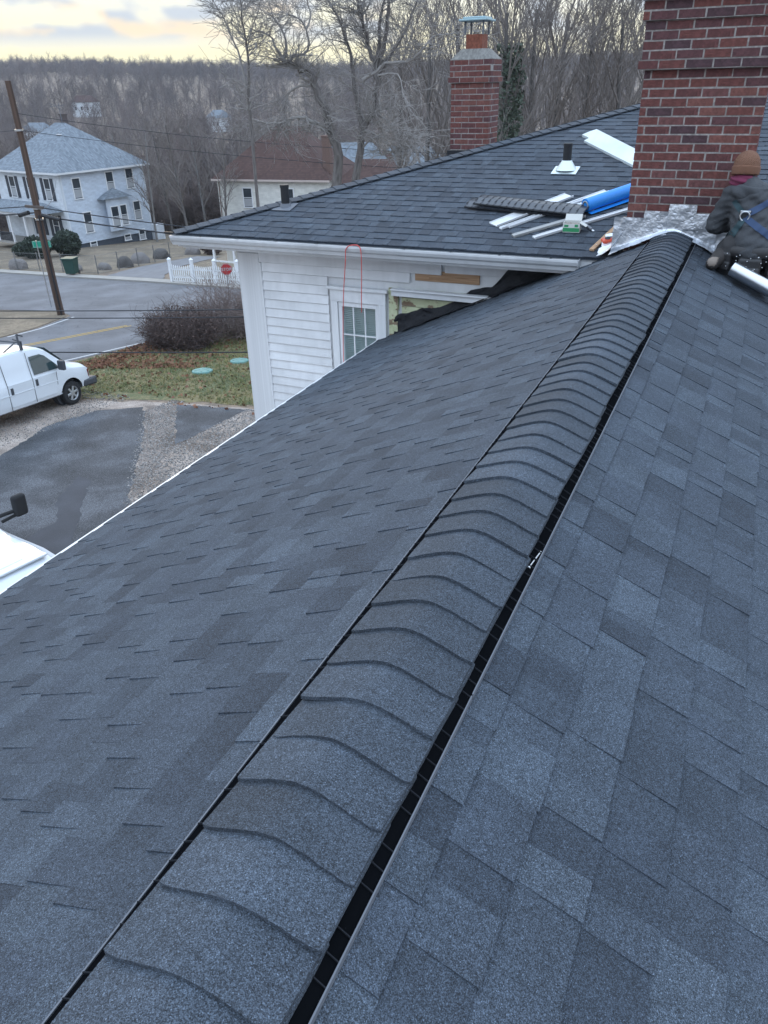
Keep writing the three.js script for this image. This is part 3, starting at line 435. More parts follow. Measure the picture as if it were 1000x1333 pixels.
// ---------------------------------------------------------------- bare trees
class Tubes {
  constructor() { this.p = []; this.n = []; this.u = []; this.i = []; }
  add(pts, rad, sides) {
    const base = this.p.length / 3, K = pts.length; let ref = [0.31, 0.2, 0.93];
    for (let k = 0; k < K; k++) {
      const a = pts[Math.max(0, k - 1)], b = pts[Math.min(K - 1, k + 1)]; let tx = b[0] - a[0], ty = b[1] - a[1], tz = b[2] - a[2]; const tl = Math.hypot(tx, ty, tz) || 1; tx /= tl; ty /= tl; tz /= tl;
      let ux = ref[1] * tz - ref[2] * ty, uy = ref[2] * tx - ref[0] * tz, uz = ref[0] * ty - ref[1] * tx; const ul = Math.hypot(ux, uy, uz) || 1; ux /= ul; uy /= ul; uz /= ul;
      const vx = ty * uz - tz * uy, vy = tz * ux - tx * uz, vz = tx * uy - ty * ux;
      for (let s = 0; s < sides; s++) { const c = Math.cos(s / sides * 6.2832), q = Math.sin(s / sides * 6.2832), nx = ux * c + vx * q, ny = uy * c + vy * q, nz = uz * c + vz * q; this.p.push(pts[k][0] + nx * rad[k], pts[k][1] + ny * rad[k], pts[k][2] + nz * rad[k]); this.n.push(nx, ny, nz); this.u.push(s / sides, pts[k][1]); if (k < K - 1) { const A = base + k * sides + s, B = base + k * sides + (s + 1) % sides; this.i.push(A, B, A + sides, B, B + sides, A + sides); } }
    }
  }
  geo() { const g = new THREE.BufferGeometry(); g.setAttribute('position', new THREE.Float32BufferAttribute(this.p, 3)); g.setAttribute('normal', new THREE.Float32BufferAttribute(this.n, 3)); g.setAttribute('uv', new THREE.Float32BufferAttribute(this.u, 2)); g.setIndex(this.i); return g; }
}
function limb(T, r, p, d, len, rad, lvl, o) {
  const n = lvl === 0 ? 5 : lvl < 3 ? 3 : 2, pts = [p.slice()], rr = [rad], step = len / n, spots = []; let q = p.slice(), v = d.slice();
  for (let k = 1; k <= n; k++) {
    const w = o.wob * (lvl ? 1 : 0.35);
    v = [v[0] + (r() - 0.5) * w, v[1] + (r() - 0.5) * w * 0.7 + o.up * (lvl ? 0.12 : 0.2), v[2] + (r() - 0.5) * w]; const l = Math.hypot(...v); v = v.map(c => c / l);
    q = [q[0] + v[0] * step, q[1] + v[1] * step, q[2] + v[2] * step]; pts.push(q); rr.push(Math.max(o.min, rad * (1 - (lvl === 0 ? 0.62 : 0.75) * k / n))); spots.push([q, v.slice(), k / n]);
  }
  T[lvl === 0 ? 0 : 1].add(pts, rr, lvl === 0 ? 7 : lvl === 1 ? 5 : 3);
  if (lvl >= o.levels) return;
  const kids = o.kids[lvl];
  for (let c = 0; c < kids; c++) {
    const t = (lvl === 0 ? o.clear : 0.15) + (1 - (lvl === 0 ? o.clear : 0.15)) * (c + r()) / kids, f = t * n, k = Math.min(n - 1, Math.floor(f)), a = pts[k], b = pts[k + 1], g = f - k;
    const st = [a[0] + (b[0] - a[0]) * g, a[1] + (b[1] - a[1]) * g, a[2] + (b[2] - a[2]) * g], dv = spots[k][1];
    const az = r() * 6.2832, sp = o.spread * (0.7 + 0.6 * r()); let e = [Math.cos(az), 0, Math.sin(az)]; const dt = e[0] * dv[0] + e[2] * dv[2]; e = [e[0] - dv[0] * dt, -dv[1] * dt, e[2] - dv[2] * dt]; const el = Math.hypot(...e) || 1;
    const nd = [dv[0] * Math.cos(sp) + e[0] / el * Math.sin(sp), dv[1] * Math.cos(sp) + e[1] / el * Math.sin(sp), dv[2] * Math.cos(sp) + e[2] / el * Math.sin(sp)];
    limb(T, r, st, nd, len * (o.ratio * (0.7 + 0.6 * r())) * (lvl === 0 ? 1.15 - 0.55 * t : 1), Math.max(o.min, rr[k] * (lvl === 0 ? 0.5 : 0.6)), lvl + 1, o);
  }
}
function treeGeos(seed, o) { const T = [new Tubes(), new Tubes()]; const r = rngOf(seed); limb(T, r, [0, -0.4, 0], [o.lean || 0, 1, (r() - 0.5) * 0.06], o.h * (o.stem || 0.8), o.rad, 0, o); return [T[0].geo(), T[1].geo()]; }
const GLIMPSED = [[200, 165], [65, 300], [240, 210], [470, 95], [492, 120], [545, 120], [520, 160], [812, 150], [395, 190], [300, 330], [130, 380]];
const treeAt = (px, d, y = -2) => { const zc = d * 0.872 + (7 - y) * 0.489; return at(d, (px - 500) / 1000 * zc); };
const WOODS = [
  treeGeos(1, { h: 15, rad: 0.2, min: 0.022, levels: 3, kids: [15, 6, 4], ratio: 0.42, spread: 0.75, wob: 0.32, up: 0.35, clear: 0.25 }),
  treeGeos(2, { h: 16, rad: 0.16, min: 0.02, levels: 3, kids: [16, 6, 4], ratio: 0.34, spread: 0.6, wob: 0.3, up: 0.5, clear: 0.35 }),
  treeGeos(3, { h: 13, rad: 0.22, min: 0.024, levels: 3, kids: [13, 7, 4], ratio: 0.48, spread: 0.85, wob: 0.4, up: 0.25, clear: 0.2 }),
  treeGeos(4, { h: 11, rad: 0.12, min: 0.02, levels: 3, kids: [16, 6, 4], ratio: 0.45, spread: 0.7, wob: 0.4, up: 0.3, clear: 0.1 }),
].map(g => mergeGeometries(g, false));
{
  const r = rngOf(99), lists = WOODS.map(() => []), m = new THREE.Matrix4(), q = new THREE.Quaternion(), Yx = new THREE.Vector3(0, 1, 0);
  for (let i = 0; i < 5600; i++) {
    const d = i < 900 ? 92 + 70 * r() : 120 + 590 * Math.pow(r(), 0.85), s = (r() * 2 - 1) * (0.68 * d + 12); const [x, z] = at(d, s);
    if (d < 100 && Math.abs(s + 45) < 18) continue;
    if (GLIMPSED.some(([px, hd]) => { const [hx, hz] = treeAt(px, hd, -8), h1 = along(hx, hz), h2 = across(hx, hz); return d < h1 + 4 && d > h1 - 45 && Math.abs(s * h1 / d - h2) < 5; })) continue;
    const k = r() * 4 | 0, sc = (0.7 + 0.5 * r()) * (d > 420 ? 0.7 : d < 230 ? 0.66 : 0.9); q.setFromAxisAngle(Yx, r() * 6.28); m.compose(new THREE.Vector3(x, terrain(d, s), z), q, new THREE.Vector3(sc, sc * (0.9 + 0.25 * r()), sc)); lists[k].push([m.clone(), (0.75 + 0.5 * r()) * (0.62 + 0.76 * fbm(x / 60 + 90, z / 60 + 90, 256, 3, 11)), r()]);
  }
  for (let i = 0; i < 1500; i++) { const d = 90 + 60 * r() * r(), s = (r() * 2 - 1) * (0.66 * d + 10); const [x, z] = at(d, s); const sc = 0.22 + 0.22 * r(); q.setFromAxisAngle(Yx, r() * 6.28); m.compose(new THREE.Vector3(x, terrain(d, s), z), q, new THREE.Vector3(sc * 1.9, sc, sc * 1.9)); lists[3].push([m.clone(), 0.8 + 0.5 * r(), 1]); }
  for (let i = 0; i < 2600; i++) { const d = 540 + 150 * r(), s = (r() * 2 - 1) * 0.68 * d; const [x, z] = at(d, s); const sc = 0.55 + 0.3 * r(); q.setFromAxisAngle(Yx, r() * 6.28); m.compose(new THREE.Vector3(x, terrain(d, s) - 0.4, z), q, new THREE.Vector3(sc * 1.6, sc, sc * 1.6)); lists[3].push([m.clone(), 0.75 + 0.5 * r(), r()]); }
  const mat = std(lin(0.15, 0.128, 0.116), 1), col = new THREE.Color(), group = new THREE.Group(); group.name = 'wood'; tag(group, 'bare leafless wood covering the valley side up to the skyline', 'wood'); group.userData.kind = 'stuff'; scene.add(group);
  lists.forEach((L, k) => { const im = new THREE.InstancedMesh(WOODS[k], mat, L.length); im.name = 'bare_trees'; im.userData.kind = 'stuff'; L.forEach(([mm, t, h], i) => { im.setMatrixAt(i, mm); im.setColorAt(i, col.setRGB(t * (1 + 0.08 * h), t, t * (1 + 0.05 * (1 - h)))); }); im.castShadow = true; group.add(im); });
}
function treeThing(name, geos, mats, px, d, scale, turn, label, group) {
  const [x, z] = treeAt(px, d), aa = along(x, z), t = thing(name, label, 'tree', [x, terrain(aa, across(x, z)), z], turn, group); t.scale.setScalar(scale);
  mesh('trunk', geos[0], mats[0], t); mesh('crown', geos[1], mats[1], t); return t;
}
{
  const greyB = bark(0.17, 0.155, 0.145), twigB = std(lin(0.2, 0.175, 0.16), 1), paleB = bark(0.26, 0.25, 0.24);
  const slim = [11, 12, 13].map(k => treeGeos(k, { h: 17, rad: 0.17, min: 0.014, levels: 3, kids: [20, 8, 5], ratio: 0.32, spread: 0.6, wob: 0.3, up: 0.5, clear: 0.25 }));
  const broad = [21, 22, 23].map(k => treeGeos(k, { h: 14, rad: 0.24, min: 0.014, levels: 4, kids: [12, 6, 5, 3], ratio: 0.55, spread: 0.6, wob: 0.4, up: 0.45, clear: 0.2, stem: 0.62 }));
  const vase = [31, 32, 33, 34].map(k => treeGeos(k, { h: 18, rad: 0.22, min: 0.011, levels: 4, kids: [13, 7, 5, 3], ratio: 0.46, spread: 0.46, wob: 0.26, up: 0.75, clear: 0.2, stem: 0.78 }));
  const back = 'bare trees behind the far houses';
  [[142, 84, 0, 0.88], [98, 95, 1, 0.7], [28, 90, 2, 0.75], [352, 92, 1, 0.8], [385, 100, 2, 0.85]].forEach(([px, d, k, s], i) => treeThing('broad_tree', broad[k], [greyB, twigB], px, d, s, i * 1.3, i === 0 ? 'bare spreading tree rising just behind the pale blue house roof' : i < 3 ? 'bare spreading tree on the slope behind the pale blue house' : 'bare spreading tree beyond the brown roof of the cream house', back));
  [[206, 80, 0, 0.72], [228, 84, 1, 0.8], [250, 78, 2, 0.78], [272, 88, 0, 0.82], [300, 79, 1, 0.72], [322, 90, 2, 0.8], [172, 98, 1, 0.74], [190, 92, 2, 0.66], [338, 84, 0, 0.62]].forEach(([px, d, k, s], i) => treeThing('slim_tree', slim[k], [i % 3 ? greyB : paleB, twigB], px, d, s, i * 0.9, 'tall slim bare tree between the two far houses', 'slim trees between the far houses'));
  [[560, 48, 0, 0.92], [602, 50, 1, 1.0], [690, 46, 3, 1.0], [712, 52, 0, 1.05], [752, 50, 1, 1.0], [800, 50, 3, 1.0], [835, 56, 0, 1.0], [528, 60, 2, 0.95], [870, 52, 1, 1], [900, 60, 2, 1]].forEach(([px, d, k, s], i) => treeThing('upright_tree', vase[k], [greyB, twigB], px, d, s, i * 1.7 + 0.4, 'tall bare tree with upswept fine branches behind the slim chimney and hip roof', 'upswept trees behind the hip roof'));
  // trunk wrapped in ivy
  const iv = treeThing('ivy_tree', vase[2], [greyB, twigB], 662, 42, 0.95, 2.2, 'bare tree with its trunk wrapped in dark green ivy', 'ivy tree');
  delete iv.userData.group;
  const r = rngOf(71), pos = [], nor = [];
  for (let i = 0; i < 5200; i++) { const y = Math.pow(r(), 1.3) * 12.4, a = r() * 6.28, R = (0.2 + 1.9 * Math.pow(fbm(y * 0.9 + 4, a * 1.0 + 4, 64, 3, 5), 2.2) * (2.1 - 1.5 * y / 12.4)) * Math.sqrt(r()) + 0.1; const c = [Math.cos(a) * R, y, Math.sin(a) * R], s = 0.05 + 0.07 * r(); const d1 = new THREE.Vector3(r() - 0.5, r() - 0.5, r() - 0.5).normalize(), d2 = new THREE.Vector3(r() - 0.5, r() - 0.5, r() - 0.5).cross(d1).normalize(), nn = d1.clone().cross(d2); [[1, 0], [0, 1], [-1, 0], [-1, 0], [0, -1], [1, 0]].forEach(([u, v]) => { pos.push(c[0] + (d1.x * u + d2.x * v) * s, c[1] + (d1.y * u + d2.y * v) * s, c[2] + (d1.z * u + d2.z * v) * s); nor.push(nn.x, nn.y, nn.z); }); }
  const g = new THREE.BufferGeometry(); g.setAttribute('position', new THREE.Float32BufferAttribute(pos, 3)); g.setAttribute('normal', new THREE.Float32BufferAttribute(nor, 3)); mesh('ivy', clean(g), std(lin(0.07, 0.09, 0.062), 0.7, { side: THREE.DoubleSide }), iv, 'stuff');
}
// the two gnarled trees in front of the cream house, and the slender one beside them
function gnarled(name, label, runs, r0, seed, twigs, matT, matC) {
  const D = 35, r = rngOf(seed), T = new Tubes(), C = new Tubes(); const [bx, bz] = at(D, runs[0].p[0][0]), base = [bx, terrain(D, 0), bz];
  const t = thing(name, label, 'tree', base);
  const W = (s, y, dd) => { const [x, z] = at(D + dd, s * (D + dd) / D); return [x - bx, 7 + (y - 7) * (D + dd) / D - base[1], z - bz]; };
  const ends = new Map();
  runs.forEach((run, ri) => {
    let dd = run.from != null ? ends.get(run.from)(run.p[0]) : 0; const drift = (r() - 0.5) * (ri ? 1.4 : 0.2), raw = run.p.map((p, k) => ({ s: p[0], y: p[1], dd: dd + drift * k * 0.5 + (k ? (r() - 0.5) * 0.12 : 0) }));
    ends.set(ri, pt => { let b = raw[0], m = 1e9; raw.forEach(q => { const e = Math.hypot(q.s - pt[0], q.y - pt[1]); if (e < m) { m = e; b = q; } }); return b.dd; });
    let P = raw.map(q => new THREE.Vector3(...W(q.s, q.y, q.dd))); if (ri === 0) P.unshift(new THREE.Vector3(0.05, -0.3, 0));
    const cv = new THREE.CatmullRomCurve3(P), n = P.length * 3, pts = cv.getPoints(n), L = cv.getLength();
    const rr = pts.map((_, k) => 0.78 * (run.r[0] + (run.r[1] - run.r[0]) * Math.pow(k / n, 0.8)));
    (ri === 0 || run.trunk ? T : C).add(pts.map(v => { const j = run.r[0] * 0.5; return [v.x + (r() - 0.5) * j, v.y + (r() - 0.5) * j, v.z + (r() - 0.5) * j]; }), rr, ri === 0 ? 9 : 6);
    const cnt = Math.round(L * (run.tw || twigs) * 0.72);
    for (let c = 0; c < cnt; c++) { const k = Math.min(n - 1, Math.max(ri ? 1 : Math.floor(n * 0.35), Math.floor(n * (0.08 + 0.92 * Math.sqrt(r()))))), v = pts[k], dir = cv.getTangent(k / n), a = r() * 6.28, e = new THREE.Vector3(Math.cos(a), r() - 0.45 - (run.droop || 0), Math.sin(a)).normalize().multiplyScalar(0.9).addScaledVector(dir, 0.55).normalize(); limb([C, C], r, [v.x, v.y, v.z], [e.x, e.y, e.z], 0.5 + 1.0 * r() * (k / n > 0.9 ? 1.3 : 1), Math.min(0.028, rr[k] * 0.5), 1, { levels: 3, kids: [0, 4, 3], ratio: 0.62, spread: 0.8, wob: 0.75, up: run.droop ? -0.5 : 0.5, min: 0.007, clear: 0.1 }); }
  });
  mesh('trunk', T.geo(), matT, t); mesh('crown', C.geo(), matC, t); return t;
}
{
  const b1 = bark(0.2, 0.18, 0.17), b2 = std(lin(0.3, 0.28, 0.265), 1);
  gnarled('gnarled_tree', 'gnarled bare tree leaning left with a drooping low limb before the brown roof', [
    { p: [[-1.56, 1.0], [-1.56, 3.25], [-1.54, 4.66], [-1.78, 5.34], [-2.01, 6.18], [-2.24, 6.92], [-2.4, 7.28], [-2.84, 7.49], [-3.24, 7.65], [-3.45, 7.8]], r: [0.33, 0.1] },
    { from: 0, p: [[-3.45, 7.8], [-3.32, 8.27], [-3.38, 8.66], [-3.49, 8.89], [-3.77, 9.27], [-3.85, 9.78]], r: [0.085, 0.02] },
    { from: 0, p: [[-3.45, 7.8], [-3.77, 8.28], [-3.88, 8.59], [-4.44, 8.76], [-5.01, 8.47]], r: [0.075, 0.018] },
    { from: 0, p: [[-3.24, 7.65], [-3.08, 7.96], [-2.67, 7.97], [-2.47, 8.26], [-2.52, 8.79], [-2.72, 9.13], [-3.06, 9.29], [-3.51, 9.22]], r: [0.09, 0.02] },
    { from: 3, p: [[-2.52, 8.79], [-2.31, 9.23], [-2.41, 9.75], [-2.3, 10.3]], r: [0.055, 0.015] },
    { from: 0, p: [[-2.34, 6.92], [-2.89, 6.89], [-3.27, 6.74], [-3.58, 6.3], [-3.89, 5.98]], r: [0.085, 0.015], droop: 0.4 },
    { from: 0, p: [[-1.97, 5.35], [-2.42, 5.61], [-2.88, 5.79], [-3.35, 5.76], [-3.83, 5.6], [-4.57, 5.66], [-5.02, 5.84]], r: [0.11, 0.025], droop: 0.7, tw: 12 },
  ], 0.3, 5, 8, b1, b2);
  gnarled('gnarled_tree', 'gnarled bare tree with a fan of tall upright stems and pale twisting low branches', [
    { p: [[-0.82, 1.0], [-0.82, 3.23], [-0.66, 4.12], [-0.47, 5.31], [0.02, 5.97], [0.15, 6.54], [0.19, 7.18], [0.07, 7.58], [-0.18, 8.36], [-0.33, 9.12], [-0.48, 9.71], [-0.66, 10.6], [-0.7, 11.4]], r: [0.27, 0.03] },
    { from: 0, p: [[0.16, 7.4], [0.27, 8.19], [0.33, 8.95], [0.52, 9.69], [0.6, 10.6], [0.58, 11.4]], r: [0.13, 0.025], trunk: 1 },
    { from: 0, p: [[0.2, 7.45], [0.59, 8.72], [0.7, 9.68], [0.75, 10.6], [0.9, 11.3]], r: [0.13, 0.025], trunk: 1 },
    { from: 0, p: [[0.19, 7.1], [0.48, 7.57], [1.08, 8.33], [1.53, 9.08], [1.75, 9.66], [1.9, 10.4]], r: [0.11, 0.022], trunk: 1 },
    { from: 0, p: [[-0.4, 7.07], [0.15, 7.34], [0.52, 7.61], [1.43, 7.66], [1.97, 8.04], [2.42, 8.45], [2.87, 8.52], [3.4, 8.58]], r: [0.1, 0.02] },
    { from: 0, p: [[-0.47, 5.31], [-0.66, 6.31], [-0.76, 7.2], [-0.83, 7.83], [-0.98, 8.45], [-1.22, 9.06], [-1.62, 9.74], [-1.8, 10.4]], r: [0.14, 0.025], trunk: 1 },
    { from: 0, p: [[-0.33, 9.12], [-0.67, 9.42], [-1.19, 9.51], [-1.71, 9.74]], r: [0.06, 0.015] },
    { from: 0, p: [[-0.26, 8.47], [-0.7, 8.75], [-1.14, 8.87], [-1.77, 8.7]], r: [0.055, 0.013] },
    { from: 0, p: [[0.19, 7.18], [0.7, 7.25], [1.06, 7.16], [1.19, 6.43]], r: [0.07, 0.015], droop: 0.3 },
    { from: 0, p: [[-0.47, 5.31], [0.09, 5.05], [0.26, 4.35], [0.64, 4.43], [1.41, 4.24]], r: [0.08, 0.02], tw: 13 },
    { from: 0, p: [[0.02, 5.97], [0.5, 5.6], [0.95, 5.2], [1.5, 5.1], [2.1, 4.6]], r: [0.06, 0.015], tw: 13, droop: 0.2 },
    { from: 0, p: [[-0.66, 4.4], [-0.2, 4.9], [0.3, 5.1], [0.8, 5.9]], r: [0.06, 0.015], tw: 12 },
  ], 0.27, 6, 9, b1, b2);
  gnarled('slender_tree', 'slender forked bare tree to the left of the gnarled trees', [
    { p: [[-5.05, 0.5], [-5.02, 3], [-5.0, 6.09], [-4.91, 7.3], [-4.87, 8.08], [-4.87, 8.46], [-4.94, 9.07], [-4.94, 9.81], [-5.0, 10.6]], r: [0.12, 0.02] },
    { from: 0, p: [[-4.96, 6.4], [-5.22, 8.12], [-5.43, 8.63], [-5.63, 9.23], [-5.92, 9.68], [-6.1, 10.3]], r: [0.06, 0.015] },
    { from: 0, p: [[-4.87, 8.2], [-4.55, 8.99], [-4.27, 9.5], [-4.16, 10]], r: [0.045, 0.012] },
  ], 0.15, 7, 7, b1, b2);
}
// ---------------------------------------------------------------- far houses
function windowPart(parent, w, h, place, opts = {}) {
  const f = 0.09, g = [box(f, h, 0.06, -w / 2 + f / 2, 0, 0), box(f, h, 0.06, w / 2 - f / 2, 0, 0), box(w, f, 0.07, 0, h / 2 + 0.02, 0), box(w + 0.06, 0.08, 0.1, 0, -h / 2, 0.02), box(w - 2 * f, 0.045, 0.05, 0, 0.02, -0.005)];
  const m = mesh('window', merged(g).applyMatrix4(place), opts.frame || M.whitePaint, parent);
  mesh('pane', box(w - 2 * f, h / 2 - 0.06, 0.012, 0, h / 4 - 0.01, -0.012).applyMatrix4(place), opts.pane || M.darkGlass, m);
  mesh('pane', box(w - 2 * f, h / 2 - 0.05, 0.012, 0, -h / 4 + 0.01, -0.018).applyMatrix4(place), opts.pane || M.darkGlass, m);
  if (opts.shade) mesh('shade', box(w - 2 * f - 0.02, h * 0.4, 0.004, 0, -h * 0.24, -0.0085).applyMatrix4(place), std(lin(0.34, 0.35, 0.36), 0.8), m);
  return m;
}
const T4 = (x, y, z, ry = 0) => new THREE.Matrix4().makeRotationY(ry).setPosition(x, y, z);
function hipRoofGeo(x0, x1, z0, z1, y0, rise, over, ridge) {   // ridge along x of the given length, flat sheets with thickness
  const X0 = x0 - over, X1 = x1 + over, Z0 = z0 - over, Z1 = z1 + over, xc = (X0 + X1) / 2, zc = (Z0 + Z1) / 2, A = [X0, y0, Z1], B = [X1, y0, Z1], C = [X1, y0, Z0], D = [X0, y0, Z0], R0 = [xc - ridge / 2, y0 + rise, zc], R1 = [xc + ridge / 2, y0 + rise, zc];
  const f = []; const q = (...p) => { for (let i = 1; i < p.length - 1; i++) f.push(...p[0], ...p[i], ...p[i + 1]); };
  q(A, B, R1, R0); q(B, C, R1); q(C, D, R0, R1); q(D, A, R0); q(A, D, C, B);
  const g = new THREE.BufferGeometry(); g.setAttribute('position', new THREE.Float32BufferAttribute(f, 3)); g.computeVertexNormals(); return cubeUV(g);
}
const roofTex = (c0, c1, s) => tex(512, 3.2, (u, v, x, y) => { const row = Math.floor(v * 20), k = lat(Math.floor(u * 14 + (row % 2) * 0.5) % 14, row, s); const edge = (v * 20) % 1 < 0.14 ? 0.82 : 1; return mixc(c0, c1, 0.6 * k + 0.4 * w2(x, y)).map(c => c * edge); });
M.greyRoof = std(0xffffff, 0.95, { map: roofTex([0.37, 0.4, 0.43], [0.53, 0.56, 0.59], 3) });
M.brownRoof = std(0xffffff, 0.95, { map: roofTex([0.25, 0.18, 0.165], [0.35, 0.265, 0.24], 5) });
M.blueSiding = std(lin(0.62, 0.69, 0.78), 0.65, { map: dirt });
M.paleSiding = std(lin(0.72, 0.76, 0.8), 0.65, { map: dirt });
M.creamSiding = std(lin(0.78, 0.77, 0.71), 0.65, { map: dirt });
M.shutter = std(lin(0.03, 0.034, 0.045), 0.6);
M.blockWall = std(lin(0.1, 0.12, 0.15), 0.9, { map: brickGrain });
const lapBoard = (len) => box(len, 0.17, 0.02).rotateX(-0.1);
{
  const c = [-56.65, 0, -56.05], t = thing('pale_blue_house', 'two storey pale blue clapboard house with grey hip roof and front porch', 'house', c, -11 * RAD);
  const LX = -10.2, LZ = -9.4, top = 0.4, bot = -5.7;
  mesh('wall', cubeUV(box(10.2, 6.1, 9.4, -5.1, (top + bot) / 2, -4.7)), M.blueSiding, t);
  // clapboards course by course, side then front
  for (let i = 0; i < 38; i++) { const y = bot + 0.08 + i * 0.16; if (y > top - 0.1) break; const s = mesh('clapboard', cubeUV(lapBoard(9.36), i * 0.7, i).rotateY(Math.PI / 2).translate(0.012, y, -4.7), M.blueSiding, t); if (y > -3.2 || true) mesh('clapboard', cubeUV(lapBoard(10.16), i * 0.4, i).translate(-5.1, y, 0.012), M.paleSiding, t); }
  mesh('foundation', cubeUV(box(10.0, 2.4, 9.2, -5.1, bot - 1.2, -4.7)), M.blockWall, t);
  mesh('corner_board', [box(0.16, 6.1, 0.05, -0.08, (top + bot) / 2, 0.03), box(0.05, 6.1, 0.16, 0.03, (top + bot) / 2, -0.08), box(0.05, 6.1, 0.16, 0.03, (top + bot) / 2, -9.32)], M.paleSiding, t);
  const roof = mesh('roof', hipRoofGeo(LX, 0, LZ, 0, top + 0.12, 3.75, 0.5, 1.6), M.greyRoof, t);
  mesh('fascia', [box(11.2, 0.16, 0.04, -5.1, top + 0.04, 0.5), box(0.04, 0.16, 10.4, 0.5, top + 0.04, -4.7)], M.whiteTrim, roof);
  mesh('soffit', [box(11.1, 0.03, 0.5, -5.1, top - 0.03, 0.25), box(0.5, 0.03, 10.3, 0.25, top - 0.034, -4.7)], M.whiteTrim, roof);
  mesh('chimney', [cubeUV(box(0.5, 1.1, 0.5, -5.1, 4.4, -5.2)), box(0.6, 0.1, 0.6, -5.1, 4.95, -5.2)], std(lin(0.1, 0.08, 0.075), 0.9), roof);
  mesh('antenna', [rod([-4.6, 4, -4.6], [-4.6, 5.9, -4.6], 0.03), rod([-6.2, 5.6, -4.6], [-3.6, 5.75, -4.6], 0.02), rod([-5.8, 5.2, -4.9], [-5.6, 5.95, -4.3], 0.02), rod([-5.1, 5.4, -5.1], [-5.0, 5.9, -4.0], 0.02)], M.plasticGrey, roof);
  mesh('skylight', box(0.7, 0.05, 0.5, -3.6, 3.35, -3.5).rotateX(0), M.whiteMetal, roof);
  // side windows (local z along the side, facing +x)
  const side = (z, y, w, h) => windowPart(t, w, h, T4(0.045, y, z, Math.PI / 2), { shade: true });
  side(-1.6, -0.95, 0.95, 1.75); side(-5.3, -0.75, 0.95, 1.75); side(-7.6, -0.65, 0.95, 1.75);
  side(-2.1, -3.95, 0.95, 1.8); side(-7.9, -3.6, 0.9, 1.7);
  side(-2.2, -5.95, 0.8, 0.55); side(-6.2, -5.9, 0.8, 0.55); side(-8.0, -5.9, 0.8, 0.95);
  // bay with its own small roof
  const bay = mesh('bay', cubeUV(poly([[-3.9, 0], [-4.3, 0.7], [-6.0, 0.7], [-6.5, 0]], 2.9).rotateX(-Math.PI / 2).rotateY(Math.PI / 2).translate(0, -5.0, -10.4).translate(0, 0, 10.4)), M.blueSiding, t);
  bay.geometry.computeBoundingBox(); const bb = bay.geometry.boundingBox; bay.position.set(-bb.min.x + 0.0, 0, -5.2 - (bb.min.z + bb.max.z) / 2);
  windowPart(t, 0.95, 1.85, T4(0.72, -3.75, -4.75, Math.PI / 2), { shade: true }); windowPart(t, 0.85, 1.8, T4(0.72, -3.7, -5.75, Math.PI / 2), { shade: true });
  mesh('bay_roof', hipRoofGeo(0, 0.75, -6.7, -3.7, -2.1, 0.85, 0.22, 0.1), M.greyRoof, t);
  // front windows with shutters
  const shut = (x, y, w, h, p) => { for (const s of [-1, 1]) { const b = mesh('shutter', rbox(0.42, h, 0.05, 0.01, x + s * (w / 2 + 0.26), y, 0.06), M.shutter, p); b.material = M.shutter; } };
  for (const x of [-2.0, -4.7, -7.6]) { const w = windowPart(t, 1.0, 1.85, T4(x, -0.95, 0.045), { shade: true }); shut(x, -0.95, 1.0, 1.9, t); }
  for (const x of [-1.9, -4.4]) { windowPart(t, 1.0, 1.85, T4(x, -4.1, 0.045)); shut(x, -4.1, 1.0, 1.9, t); }
  mesh('door', rbox(1.0, 2.1, 0.06, 0.02, -6.2, -4.4, 0.04), M.whitePaint, t);
  // porch: roof, posts, floor, rail
  const pr = mesh('porch_roof', hipRoofGeo(-10.2, -0.6, 0.1, 2.4, -2.75, 0.85, 0.25, 8), M.greyRoof, t);
  mesh('porch_beam', box(9.5, 0.22, 0.14, -5.4, -2.9, 2.4), M.whiteTrim, pr);
  for (const x of [-0.75, -3.1, -5.5, -7.9]) mesh('porch_post', rbox(0.16, 2.6, 0.16, 0.02, x, -4.2, 2.38), M.whitePaint, t);
  mesh('porch_floor', box(9.6, 0.18, 2.4, -5.4, -5.55, 1.25), M.concrete, t);
  for (let i = 0; i < 22; i++) mesh('baluster', box(0.06, 0.75, 0.06, -5.6 - i * 0.2, -5.05, 2.38), M.shutter, t);
  mesh('rail', box(4.4, 0.07, 0.08, -7.7, -4.65, 2.38), M.shutter, t);
  mesh('side_entry', cubeUV(box(1.0, 2.1, 1.0, 0.1, -6.2, -9.9)), M.paleSiding, t);
}
